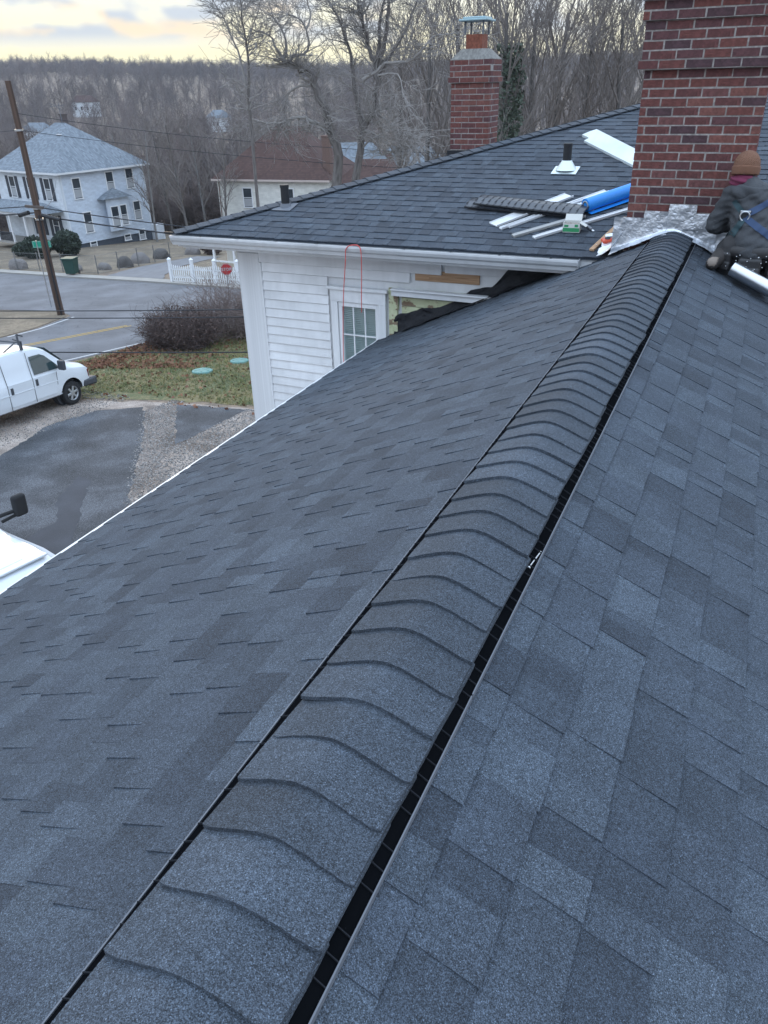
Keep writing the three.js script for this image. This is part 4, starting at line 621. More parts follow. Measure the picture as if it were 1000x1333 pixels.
{
  const c = [-47.7, 0, -67.3], t = thing('cream_house', 'cream clapboard house with a brown hip roof and brick chimney behind the gnarled trees', 'house', c, 6 * RAD);
  const top = -1.0, bot = -6.6;
  mesh('wall', cubeUV(box(11.6, top - bot, 9, 5.8, (top + bot) / 2, -4.5)), M.creamSiding, t);
  for (let i = 0; i < 34; i++) mesh('clapboard', cubeUV(lapBoard(11.56), i * 0.5, i).translate(5.8, bot + 0.08 + i * 0.162, 0.012), M.creamSiding, t);
  const roof = mesh('roof', hipRoofGeo(0, 11.6, -9, 0, top + 0.05, 4.4, 0.45, 2.4), M.brownRoof, t);
  mesh('fascia', [box(12.4, 0.17, 0.05, 5.8, top, 0.44)], std(lin(0.5, 0.42, 0.38), 0.6), roof);
  mesh('chimney', [cubeUV(box(0.75, 3.4, 0.6, 11.2, 1.0, -1.3)), box(0.85, 0.12, 0.7, 11.2, 2.7, -1.3)], std(lin(0.22, 0.14, 0.115), 0.9, { map: brickGrain }), t);
  mesh('downpipe', [rod([0.25, top - 0.2, 0.14], [0.12, bot, 0.14], 0.05)], std(lin(0.16, 0.1, 0.08), 0.6), t);
  for (const [x, y] of [[3.2, -2.6], [7.6, -2.6], [3.2, -5.4], [7.6, -5.4]]) windowPart(t, 1.05, 1.75, T4(x, y, 0.045), { shade: true });
  // lower brown roof of the garage in front, and a wing to the right
  mesh('garage', cubeUV(box(7, 3, 5, 6.4, -6.7, 3.4)), M.creamSiding, t);
  mesh('garage_roof', hipRoofGeo(2.9, 9.9, 0.9, 5.9, -5.1, 1.5, 0.35, 3), M.brownRoof, t);
  mesh('side_wing', cubeUV(box(6.5, 4.8, 6, 14.9, -4.2, -4)), M.creamSiding, t);
  mesh('side_wing_roof', hipRoofGeo(11.7, 18.2, -7, -1, -1.75, 2.3, 0.35, 2.5), M.brownRoof, t);
  for (const x of [13.0, 16.0]) windowPart(t, 0.95, 1.5, T4(x, -3, -0.95), {});
}
// pale houses glimpsed through the wood
{
  const r = rngOf(55); const spots = GLIMPSED;
  spots.forEach(([px, d], i) => { const [x, z] = treeAt(px, d, -8), w = 7 + 5 * r(), h = 4.5 + 2 * r(), y = terrain(along(x, z), across(x, z)); const t = thing('distant_house', 'pale house half hidden among the bare trees of the valley', 'house', [x, y, z], r() * 0.8 - 0.2, 'houses glimpsed through the wood'); mesh('wall', box(w, h, 6, 0, h / 2, 0), std(lin(0.6, 0.62, 0.64), 0.8), t); mesh('roof', hipRoofGeo(-w / 2, w / 2, -3, 3, h, 2.6, 0.3, w * 0.7), i % 2 ? M.greyRoof : M.brownRoof, t); for (const q of [-1, 0, 1]) mesh('window', box(0.9, 1.3, 0.05, q * w * 0.28, h * 0.6, 3.03), M.darkGlass, t); });
}
// ---------------------------------------------------------------- street furniture and yard
{
  const b = [-31.17, gy(-31.17, -29.31) - 0.3, -29.31], t = thing('utility_pole', 'tall brown wooden utility pole on the grassy street corner', 'utility pole', b);
  mesh('pole', (() => { const g = new THREE.CylinderGeometry(0.13, 0.19, 10.9, 14, 24), p = g.attributes.position; for (let i = 0; i < p.count; i++) { const y = p.getY(i); p.setX(i, p.getX(i) + 0.03 * Math.sin(y * 0.6)); } g.translate(0, 5.45, 0); return g; })(), std(lin(0.12, 0.075, 0.055), 0.95, { map: barkMap }), t);
  mesh('crossbar', [bar([-0.5, 5.6, 0.2], [0.55, 5.55, 0.1], 0.1, 0.12)], std(lin(0.1, 0.08, 0.07), 0.9), t);
  mesh('splice_case', [rod([-1.1, 5.15, 0.15], [-0.45, 5.3, 0.15], 0.1, 10), rod([0.35, 5.2, 0.1], [1.25, 5.0, -0.1], 0.09, 10)], M.plastic, t);
  for (const y of [5.0, 5.5, 8.9]) mesh('bracket', [cyl(0.2, 0.2, 0.08, 14, 0, y, 0), box(0.3, 0.05, 0.06, 0.15, y, 0.05)], M.rollMetal, t);
  mesh('riser', rod([0.16, 0.3, 0.12], [0.14, 5.2, 0.12], 0.04), M.plastic, t);
  const gw = at(20, 45), wm = std(lin(0.02, 0.022, 0.028), 0.7);
  const wire = (a, c, sag, r, label, grp) => { const P = []; for (let k = 0; k <= 24; k++) { const q = k / 24; P.push([a[0] + (c[0] - a[0]) * q, a[1] + (c[1] - a[1]) * q - sag * 4 * q * (1 - q), a[2] + (c[2] - a[2]) * q]); } tag(mesh('overhead_wire', curveTube(P, r, 48, 5), wm), label, 'wire', grp); };
  const p = (h) => [b[0], b[1] + h, b[2]];
  // along the cross street to the right, and off to the left
  wire(p(5.15), [2, -0.6, -37], 0.5, 0.035, 'thick black overhead cable running from the utility pole past the far houses', 'cables strung from the utility pole');
  wire(p(5.55), [2, 0.3, -37.5], 0.7, 0.025, 'thick black overhead cable running from the utility pole past the far houses', 'cables strung from the utility pole');
  wire(p(8.9), [2, 3.2, -38], 0.6, 0.012, 'thin upper wire running from the utility pole across the wood', 'thin wires strung from the utility pole');
  wire(p(9.6), [2, 4.2, -38], 0.8, 0.012, 'thin upper wire running from the utility pole across the wood', 'thin wires strung from the utility pole');
  wire(p(5.3), [-66, 1.2, -22], 0.5, 0.035, 'thick black overhead cable running from the utility pole past the far houses', 'cables strung from the utility pole');
  wire(p(5.6), [-66, 1.9, -22], 0.5, 0.025, 'thick black overhead cable running from the utility pole past the far houses', 'cables strung from the utility pole');
  wire(p(8.9), [-66, 5.2, -22], 0.5, 0.012, 'thin upper wire running from the utility pole across the wood', 'thin wires strung from the utility pole');
  wire(p(5.4), [-56.9, -0.1, -55.9], 0.6, 0.014, 'service wire from the utility pole to the pale blue house', 'service wire');
  // lines passing low over the road from pole to pole nearer the house
  const lo = [[-36, 0.45, -14.5, 3, 1.2, -26.5], [-36, 0.2, -14.5, 3, 0.95, -26.5], [-36, -1.0, -14.5, 3, -0.25, -26.5]];
  lo.forEach(([x, y, z, x2, y2, z2], i) => wire([x, y, z], [x2, y2, z2], 0.35, i === 2 ? 0.022 : 0.018, 'black cable hanging low over the road in front of the pole base', 'cables crossing over the road'));
}
{
  const x = -33.6, z = -31.0, y = gy(x, z), t = thing('street_sign', 'green street name sign on a thin post behind the utility pole', 'sign', [x, y, z], 0.5);
  mesh('post', cyl(0.03, 0.03, 3.5, 8, 0, 1.75, 0), M.rollMetal, t);
  mesh('panel', box(0.95, 0.34, 0.02, 0.25, 3.3, 0), std(lin(0.01, 0.3, 0.2), 0.5), t); mesh('border', [box(0.87, 0.014, 0.024, 0.25, 3.44, 0), box(0.87, 0.014, 0.024, 0.25, 3.16, 0), box(0.014, 0.28, 0.024, -0.185, 3.3, 0), box(0.014, 0.28, 0.024, 0.685, 3.3, 0)], M.whiteLine, t);
}
{
  const x = -42.6, z = -41.7, t = thing('trash_bin', 'dark green wheeled trash bin on the far pavement', 'trash bin', [x, gy(x, z) + 0.02, z], 0.3);
  const g = rbox(0.85, 1.0, 0.8, 0.05, 0, 0.6, 0, 3), p = g.attributes.position; for (let i = 0; i < p.count; i++) { const k = 0.8 + 0.2 * (p.getY(i)); p.setX(i, p.getX(i) * k); p.setZ(i, p.getZ(i) * k); } g.computeVertexNormals();
  const gm = std(lin(0.012, 0.05, 0.04), 0.55); mesh('bin_body', g, gm, t); mesh('lid', [rbox(0.95, 0.08, 0.92, 0.03, 0, 1.14, 0.02), rod([-0.4, 1.1, -0.45], [0.4, 1.1, -0.45], 0.03)], std(lin(0.015, 0.06, 0.046), 0.5), t);
  for (const s of [-1, 1]) mesh('wheel', cyl(0.12, 0.12, 0.06, 14).rotateZ(Math.PI / 2).translate(s * 0.34, 0.12, -0.34), M.plastic, t);
}
{ // boulders along the far drive
  const r = rngOf(12); [[-49.6, -43.3, 1.0, 0.95], [-44.3, -43.6, 0.9, 0.6], [-42.3, -44.6, 0.7, 0.6], [-41.8, -46.2, 0.9, 0.9], [-42.4, -48.7, 1.05, 0.9], [-42.8, -51.6, 1.1, 0.95], [-41.9, -54.6, 0.9, 0.8]].forEach(([x, z, s, h], i) => {
    const g = new THREE.IcosahedronGeometry(1, 3), p = g.attributes.position; const o = i * 7; for (let k = 0; k < p.count; k++) { const X = p.getX(k), Y = p.getY(k), Z = p.getZ(k), n = 0.75 + 0.4 * fbm(X * 1.3 + 20 + o, Y * 1.3 + Z + 20, 256, 3, i); p.setXYZ(k, X * n * s * 0.78, Math.max(-0.2, Y * n) * h * 0.78, Z * n * s * 0.62); } g.computeVertexNormals();
    tag(mesh('boulder', cubeUV(g).translate(0, 0, 0), std(lin(0.24, 0.22, 0.21).multiplyScalar(i === 3 || i === 5 ? 0.45 : 1), 0.95, { map: brickGrain })), i === 0 ? 'rounded grey boulder behind the wire fence beyond the pole' : 'grey boulder in the row edging the far driveway', 'boulder', i === 0 ? undefined : 'boulders along the far driveway').position.set(x, gy(x, z) + 0.1, z);
  });
}
{ // wire fence on thin posts round the pale blue house's yard
  const t = thing('wire_fence', 'low chain link fence on thin grey posts around the pale blue house yard', 'fence'); const line = [[-62, -45.5], [-49.2, -42.8], [-44.5, -42.7], [-40.9, -42.4], [-41.2, -47], [-41.9, -53.5]];
  const wm = std(lin(0.2, 0.2, 0.2), 0.5, { metalness: 0.6 }); let wires = [];
  for (let i = 0; i < line.length - 1; i++) { const [ax, az] = line[i], [bx, bz] = line[i + 1], L = Math.hypot(bx - ax, bz - az), n = Math.max(1, Math.round(L / 2.6)); for (let k = 0; k < n; k++) { const x = ax + (bx - ax) * k / n, z = az + (bz - az) * k / n; mesh('post', cyl(0.035, 0.035, 1.35, 8, x, gy(x, z) + 0.65, z), wm, t); }
    for (const h of [0.1, 1.25]) wires.push(rod([ax, gy(ax, az) + h, az], [bx, gy(bx, bz) + h, bz], 0.014, 5));
    const m = Math.floor(L / 0.22); for (let k = 0; k < m; k++) { const q = k / m, x = ax + (bx - ax) * q, z = az + (bz - az) * q, ex = (bx - ax) / L * 1.1, ez = (bz - az) / L * 1.1; wires.push(rod([x, gy(x, z) + 0.1, z], [x + ex, gy(x + ex, z + ez) + 1.2, z + ez], 0.004, 3), rod([x, gy(x, z) + 1.2, z], [x + ex, gy(x + ex, z + ez) + 0.1, z + ez], 0.004, 3)); } }
  mesh('wire_mesh', wires, wm, t, 'stuff');
}
{ // white picket fence
  const t = thing('picket_fence', 'white picket fence with taller capped posts across the road', 'fence'); const a = [-33.1, -40.75], b = [-24.5, -40.9]; const L = Math.hypot(b[0] - a[0], b[1] - a[1]);
  const pk = poly([[-0.045, 0], [0.045, 0], [0.045, 0.98], [0, 1.08], [-0.045, 0.98]], 0.025), post = merged([rbox(0.17, 1.4, 0.17, 0.01, 0, 0.7, 0), new THREE.ConeGeometry(0.15, 0.14, 4).rotateY(Math.PI / 4).translate(0, 1.47, 0)]);
  const n = 55; for (let k = 0; k <= n; k++) { const q = k / n, x = a[0] + (b[0] - a[0]) * q, z = a[1] + (b[1] - a[1]) * q, y = gy(x, z) + 0.08; if (k % 11 === 0) { const m = mesh('post', post, M.whitePaint, t); m.position.set(x, y - 0.05, z); } else { const m = mesh('picket', pk, M.whitePaint, t); m.position.set(x, y - 0.12 * Math.sin((k % 11) / 11 * Math.PI), z); } }
  for (const h of [0.3, 0.8]) mesh('rail', bar([a[0], gy(...a) + h, a[1] - 0.03], [b[0], gy(...b) + h, b[1] - 0.03], 0.04, 0.09), M.whitePaint, t);
  const p2 = thing('white_porch', 'small cream porch on white posts behind the picket fence', 'porch', [-30.3, gy(-30.3, -45), -45]);
  for (const [x, z] of [[-1.6, 1], [1.6, 1], [0, 1]]) mesh('post', rbox(0.14, 2.2, 0.14, 0.01, x, 1.1, z), M.whitePaint, p2); mesh('wall', cubeUV(box(3.6, 1.4, 0.15, 0, 1.2, -0.8)), M.creamSiding, p2); mesh('beam', box(3.6, 0.22, 2.2, 0, 2.25, 0.1), M.creamSiding, p2); mesh('rail', box(3.4, 0.1, 0.08, 0, 1.0, 1), M.whitePaint, p2);
}
{
  const x = -24.3, z = -34.6, t = thing('stop_sign', 'red octagonal stop sign on a thin post before the picket fence', 'sign', [x, gy(x, z), z], 0.55);
  mesh('post', box(0.05, 1.75, 0.04, 0, 0.87, -0.02), M.rollMetal, t);
  const o = r => [...Array(8)].map((_, k) => [Math.cos((k + 0.5) * Math.PI / 4) * r, Math.sin((k + 0.5) * Math.PI / 4) * r]);
  mesh('panel', poly(o(0.32), 0.012).translate(0, 1.85, 0.0), std(lin(0.45, 0.02, 0.025), 0.5), t);
  const bd = new THREE.Shape(o(0.308).map(p => new THREE.Vector2(...p))); bd.holes.push(new THREE.Path(o(0.288).map(p => new THREE.Vector2(...p)))); mesh('border', new THREE.ExtrudeGeometry(bd, { depth: 0.003, bevelEnabled: false }).translate(0, 1.85, 0.013), M.whiteLine, t);
  const { FontLoader } = await import('three/addons/loaders/FontLoader.js'); const { TextGeometry } = await import('three/addons/geometries/TextGeometry.js');
  const font = await new FontLoader().loadAsync('fonts/droid/droid_sans_bold.typeface.json'); const tg = new TextGeometry('STOP', { font, size: 0.16, depth: 0.004, curveSegments: 3 }); tg.computeBoundingBox(); tg.translate(-tg.boundingBox.max.x / 2, 1.77, 0.013); mesh('lettering', tg, M.whiteLine, t);
}
{ // two round green tank lids in the lawn
  for (const [x, z, r] of [[-16.8, -21.95, 0.38], [-16.38, -23.74, 0.36]]) { const t = thing('tank_lid', r > 0.37 ? 'round pale green plastic tank lid in the middle of the lawn' : 'round pale green plastic tank lid nearer the house corner', 'lid', [x, gy(x, z), z]); t.quaternion.copy(SLOPE_Q); const m = std(lin(0.16, 0.33, 0.3), 0.6, { map: dirt }); mesh('lid', [new THREE.LatheGeometry([[0, 0.1], [r * 0.6, 0.095], [r * 0.9, 0.08], [r, 0.06], [r, 0]].map(p => new THREE.Vector2(...p)), 32)], m, t); for (let k = 0; k < 6; k++) mesh('rib', box(r * 0.6, 0.012, 0.03, r * 0.5, 0.098, 0).rotateY(k * Math.PI / 3), m, t); }
}
function brush(name, label, x, z, h, w, n, seed, mat, leafMat, leaves) {
  const t = thing(name, label, 'shrub', [x, gy(x, z), z]); const r = rngOf(seed), T = new Tubes();
  for (let k = 0; k < n; k++) { const a = r() * 6.28, q = Math.sqrt(r()) * w * 0.62, e = 0.25 + 0.75 * r(); limb([T, T], r, [Math.cos(a) * q, -0.05, Math.sin(a) * q * 0.7], [Math.cos(a) * e * 0.7, 0.55 + 0.5 * r(), Math.sin(a) * e * 0.7], h * (0.5 + 0.45 * r()) * (1 - 0.35 * q / w), 0.016, 1, { levels: 3, kids: [0, 5, 3], ratio: 0.55, spread: 0.7, wob: 0.7, up: 0.1, min: 0.005, clear: 0.1 }); }
  mesh('twigs', T.geo(), mat, t);
  if (leaves) mesh('leaves', leafCloud(r, leaves, w, h, 0.035), leafMat, t, 'stuff');
  return t;
}
function leafCloud(r, n, w, h, size, round = false) {
  const pos = [], nor = []; for (let i = 0; i < n; i++) { const a = r() * 6.28, cy = 2 * r() - 1, q = Math.pow(r(), 0.33), lump = 0.75 + 0.5 * fbm(a * 2 + 9, cy * 3 + 9, 64, 3, round ? 2 : 6), sr = Math.sqrt(1 - cy * cy); const c = [Math.cos(a) * sr * q * w * lump, h * 0.5 + cy * q * h * 0.5 * lump, Math.sin(a) * sr * q * w * lump * 0.8], s = size * (0.6 + 0.9 * r()); const d1 = new THREE.Vector3(r() - 0.5, r() - 0.5, r() - 0.5).normalize(), d2 = new THREE.Vector3(r() - 0.5, r() - 0.5, r() - 0.5).cross(d1).normalize(), nn = d1.clone().cross(d2); [[1, 0], [0, 0.6], [-1, 0], [-1, 0], [0, -0.6], [1, 0]].forEach(([u, v]) => { pos.push(c[0] + (d1.x * u + d2.x * v) * s, Math.max(0, c[1] + (d1.y * u + d2.y * v) * s), c[2] + (d1.z * u + d2.z * v) * s); nor.push(nn.x, nn.y, nn.z); }); }
  const g = new THREE.BufferGeometry(); g.setAttribute('position', new THREE.Float32BufferAttribute(pos, 3)); g.setAttribute('normal', new THREE.Float32BufferAttribute(nor, 3)); return clean(g);
}
{
  const dark = std(lin(0.1, 0.072, 0.066), 1), mid = std(lin(0.2, 0.155, 0.14), 1), leaf = std(lin(0.1, 0.066, 0.056), 0.9, { side: THREE.DoubleSide }), green = std(lin(0.03, 0.045, 0.03), 0.75, { side: THREE.DoubleSide });
  brush('bramble_bush', 'dense dark reddish bramble bush at the edge of the lawn', -20.25, -25.3, 1.65, 1.9, 300, 3, dark, leaf, 4200);
  brush('bare_shrub', 'tall grey bare shrub beside the dark bramble bush', -19.3, -28.0, 2.6, 1.9, 170, 4, mid);
  brush('bare_shrub', 'sprawling pale bare shrub close to the white house corner', -16.9, -28.6, 2.3, 2.0, 150, 6, mid);
  [[-54.1, -49.3, 1.5, 1.4], [-52.6, -51.4, 1.35, 1.7], [-56.6, -50.1, 0.85, 0.9]].forEach(([x, z, w, h], i) => { const t = thing('evergreen_bush', ['rounded dark evergreen bush before the porch steps', 'tall dark evergreen bush at the pale blue house corner', 'small dark evergreen bush by the porch rail'][i], 'shrub', [x, gy(x, z), z]); mesh('foliage', leafCloud(rngOf(80 + i), 6000, w, h * 1.25, 0.09, true), green, t, 'stuff'); const T = new Tubes(), r = rngOf(i + 4); for (let k = 0; k < 6; k++) T.add([[0, 0, 0], [(r() - 0.5) * w, h * 0.7, (r() - 0.5) * w]], [0.05, 0.02], 5); mesh('stem', T.geo(), dark, t); });
  { const t = thing('evergreen_bush', 'small dark shrub beside the boulders at the end of the far driveway', 'shrub', [-40.2, gy(-40.2, -55), -55]); mesh('foliage', leafCloud(rngOf(90), 3000, 1.0, 1.3, 0.07, true), leaf, t, 'stuff'); }
  // grass and fallen leaves
  const r = rngOf(17), blade = new THREE.BufferGeometry(), pos = []; for (let k = 0; k < 5; k++) { const a = r() * 6.28, l = 0.05 + 0.05 * r(), dx = Math.cos(a), dz = Math.sin(a); pos.push(dx * 0.01 - dz * 0.005, 0, dz * 0.01 + dx * 0.005, dx * 0.01 + dz * 0.005, 0, dz * 0.01 - dx * 0.005, dx * (0.02 + l * 0.5), l, dz * (0.02 + l * 0.5)); } blade.setAttribute('position', new THREE.Float32BufferAttribute(pos, 3)); blade.computeVertexNormals();
  const inLawn = (x, z) => x > -22.2 + (z + 24) * -0.2 && x < -5 && z < -18.3 - (x > -18 ? 0.5 : 0) && z > -29.6, N = 26000, im = new THREE.InstancedMesh(blade, std(0xffffff, 0.9, { side: THREE.DoubleSide }), N), m = new THREE.Matrix4(), q = new THREE.Quaternion(), c = new THREE.Color(); let n = 0;
  while (n < N) { const x = -22.5 + 17 * r(), z = -18 - 12 * r(); if (!inLawn(x, z)) continue; const s = 0.7 + 0.9 * r(), patch = fbm(x * 0.7 + 50, z * 0.7 + 80, 256, 3, 2); if (r() > patch * 1.6) continue; q.setFromAxisAngle(new THREE.Vector3(0, 1, 0), r() * 6.28); m.compose(new THREE.Vector3(x, gy(x, z) + 0.008, z), q, new THREE.Vector3(s, s * 0.8, s)); im.setMatrixAt(n, m); const t = r(); im.setColorAt(n, r() < 0.45 ? c.setRGB(0.2 + 0.1 * t, 0.17 + 0.08 * t, 0.09) : c.setRGB(0.075 + 0.05 * t, 0.1 + 0.05 * t, 0.045)); n++; }
  im.name = 'grass'; tag(im, 'short patchy green and straw coloured lawn grass', 'grass'); im.userData.kind = 'stuff'; scene.add(im);
  const lg = new THREE.PlaneGeometry(0.11, 0.08).rotateX(-1.2), LN = 2600, li = new THREE.InstancedMesh(lg, std(0xffffff, 0.9, { side: THREE.DoubleSide }), LN); n = 0;
  while (n < LN) { const k = r(); let x, z; if (k < 0.75) { const u = r(); x = -22.1 + u * 4.5 + (r() - 0.5) * 0.8; z = -20.5 - r() * r() * 5 - u * 1.8; if (r() < 0.5) { x = -22.2 + r() * 1.3; z = -20 - r() * 6; } } else { x = -22 + r() * 11; z = -18 - r() * 11; } q.setFromEuler(new THREE.Euler(r() * 2, r() * 6, r() * 2)); m.compose(new THREE.Vector3(x, gy(x, z) + 0.03, z), q, new THREE.Vector3(1, 1, 1).multiplyScalar(0.5 + r())); li.setMatrixAt(n, m); const t = r(); li.setColorAt(n, c.setRGB(0.16 + 0.1 * t, 0.075 + 0.05 * t, 0.05 + 0.02 * t)); n++; }
  li.name = 'fallen_leaves'; tag(li, 'reddish brown fallen leaves along the road edge', 'leaves'); li.userData.kind = 'stuff'; scene.add(li);
  const pg = new THREE.IcosahedronGeometry(0.02, 0), PN = 12000, pi = new THREE.InstancedMesh(pg, std(0xffffff, 0.9), PN); n = 0;
  const inDark = (x, z) => x < -12.6 && x > -17.3 && z > -17.6 - 0 && (x + 16.9) / 6 < (z + 17.7) / 6.4 + 0.1;
  while (n < PN) { const a = r(), x = a < 0.75 ? -15.5 + 5.2 * r() : -22 + 5 * r(), z = -18.6 + 9 * r(); if (a < 0.75 && (x + 15.95 + 0.2 * r() * r() < (z + 17.8) * 0.76 || (x < -12.6 && x > -15 && z < -15 && (x + 15) / 2.4 > (z + 18.2) / 3.2))) continue; m.compose(new THREE.Vector3(x, gy(x, z) + 0.022, z), q.setFromEuler(new THREE.Euler(r() * 6, r() * 6, 0)), new THREE.Vector3(0.5 + r(), 0.4 + 0.4 * r(), 0.5 + r())); pi.setMatrixAt(n, m); const t = 0.1 + 0.26 * r(); pi.setColorAt(n, c.setRGB(t, t * 0.94, t * 0.89)); n++; }
  pi.name = 'gravel_stones'; tag(pi, 'loose pale gravel stones beside the asphalt', 'gravel'); pi.userData.kind = 'stuff'; scene.add(pi);
}
// ---------------------------------------------------------------- vehicles
function loft(stations, ring) {                // rings across a vehicle at growing x; ends closed
  const pos = [], idx = [], n = ring(stations[0]).length;
  stations.forEach(s => ring(s).forEach(p => pos.push(s.x + (p[2] || 0), p[1], p[0])));
  for (let i = 0; i < stations.length - 1; i++) for (let j = 0; j < n; j++) { const a = i * n + j, b = i * n + (j + 1) % n, c = a + n, d = b + n; idx.push(a, b, c, b, d, c); }
  for (const [i, f] of [[0, 0], [stations.length - 1, 1]]) { const r = ring(stations[i]); const cx = r.reduce((q, p) => q + p[0], 0) / n, cy = r.reduce((q, p) => q + p[1], 0) / n; const k = pos.length / 3; pos.push(stations[i].x, cy, cx); for (let j = 0; j < n; j++) { const a = i * n + j, b = i * n + (j + 1) % n; if (f) idx.push(a, b, k); else idx.push(b, a, k); } }
  const g = new THREE.BufferGeometry(); g.setAttribute('position', new THREE.Float32BufferAttribute(pos, 3)); g.setIndex(idx); g.computeVertexNormals(); return g;
}
function bodyRing(s) {                         // half widths w (belt), wt (top); bottom yb, belt yk, top yt
  const half = [[0, s.yb], [s.w * 0.86, s.yb], [s.w * 0.97, s.yb + 0.06], [s.w, s.yb + 0.2], [s.w * 1.005, (s.yb + s.yk) / 2], [s.w, s.yk - 0.03], [s.w * 0.985, s.yk]];
  const topY = s.yt, cr = Math.min(0.16, (s.yt - s.yk) * 0.45); half.push([s.wt + (s.w * 0.985 - s.wt) * 0.5, s.yk + (topY - cr - s.yk) * 0.5], [s.wt, topY - cr], [s.wt - 0.035, topY - cr * 0.45], [s.wt - 0.11, topY - cr * 0.12], [s.wt * 0.5, topY], [0, topY + 0.008]);
  const full = half.slice(); for (let i = half.length - 2; i > 0; i--) full.push([-half[i][0], half[i][1]]); return full;
}
function cutArches(g, cuts) { const ev = new Evaluator(); ev.attributes = ['position', 'normal']; g = g.clone(); g.deleteAttribute('uv'); let A = new Brush(g); A.updateMatrixWorld(); for (const [x, y, r, w] of cuts) for (const s of [-1, 1]) { const c = new THREE.CylinderGeometry(r, r, 0.5, 28).rotateX(Math.PI / 2); c.deleteAttribute('uv'); const B = new Brush(c); B.position.set(x, y, s * w); B.updateMatrixWorld(); A = ev.evaluate(A, B, SUBTRACTION); } return A.geometry; }
M.vanWhite = new THREE.MeshPhysicalMaterial({ color: lin(0.66, 0.7, 0.74), roughness: 0.38, clearcoat: 0.7, clearcoatRoughness: 0.12 });
M.rubber = std(lin(0.014, 0.015, 0.017), 0.85); M.bumperGrey = std(lin(0.05, 0.055, 0.065), 0.6); M.alloy = std(lin(0.5, 0.52, 0.54), 0.35, { metalness: 0.8 }); M.carGlass = new THREE.MeshPhysicalMaterial({ color: lin(0.03, 0.055, 0.06), roughness: 0.05, clearcoat: 1 });
M.lampGlass = new THREE.MeshPhysicalMaterial({ color: lin(0.45, 0.47, 0.48), roughness: 0.12, clearcoat: 1, metalness: 0.3 });
function wheel(parent, x, z, R, w, side) {
  const t = mesh('wheel', (() => { const pr = [[R * 0.62, -w / 2], [R * 0.9, -w / 2], [R * 0.985, -w * 0.36], [R, -w * 0.2], [R, w * 0.2], [R * 0.985, w * 0.36], [R * 0.9, w / 2], [R * 0.62, w / 2]]; return new THREE.LatheGeometry(pr.map(p => new THREE.Vector2(...p)), 36).rotateX(Math.PI / 2).translate(x, R, z); })(), M.rubber, parent);
  const rim = [new THREE.LatheGeometry([[R * 0.64, -w * 0.3], [R * 0.64, w * 0.47], [R * 0.57, w * 0.4], [R * 0.55, w * 0.25]].map(p => new THREE.Vector2(...p)), 36), cyl(R * 0.17, R * 0.17, 0.05, 16, 0, w * 0.36, 0)]; for (let k = 0; k < 6; k++) rim.push(rbox(R * 0.5, 0.05, R * 0.2, 0.015, R * 0.33, w * 0.32, 0).rotateY(k * Math.PI / 3 + 0.2));
  mesh('rim', merged(rim).rotateX(side > 0 ? Math.PI / 2 : -Math.PI / 2).translate(x, R, z), M.alloy, t); mesh('wheel_hub', cyl(R * 0.6, R * 0.6, 0.02, 24).rotateX(Math.PI / 2).translate(x, R, z + side * w * 0.08), std(lin(0.09, 0.085, 0.08), 0.6, { metalness: 0.5 }), t);
}
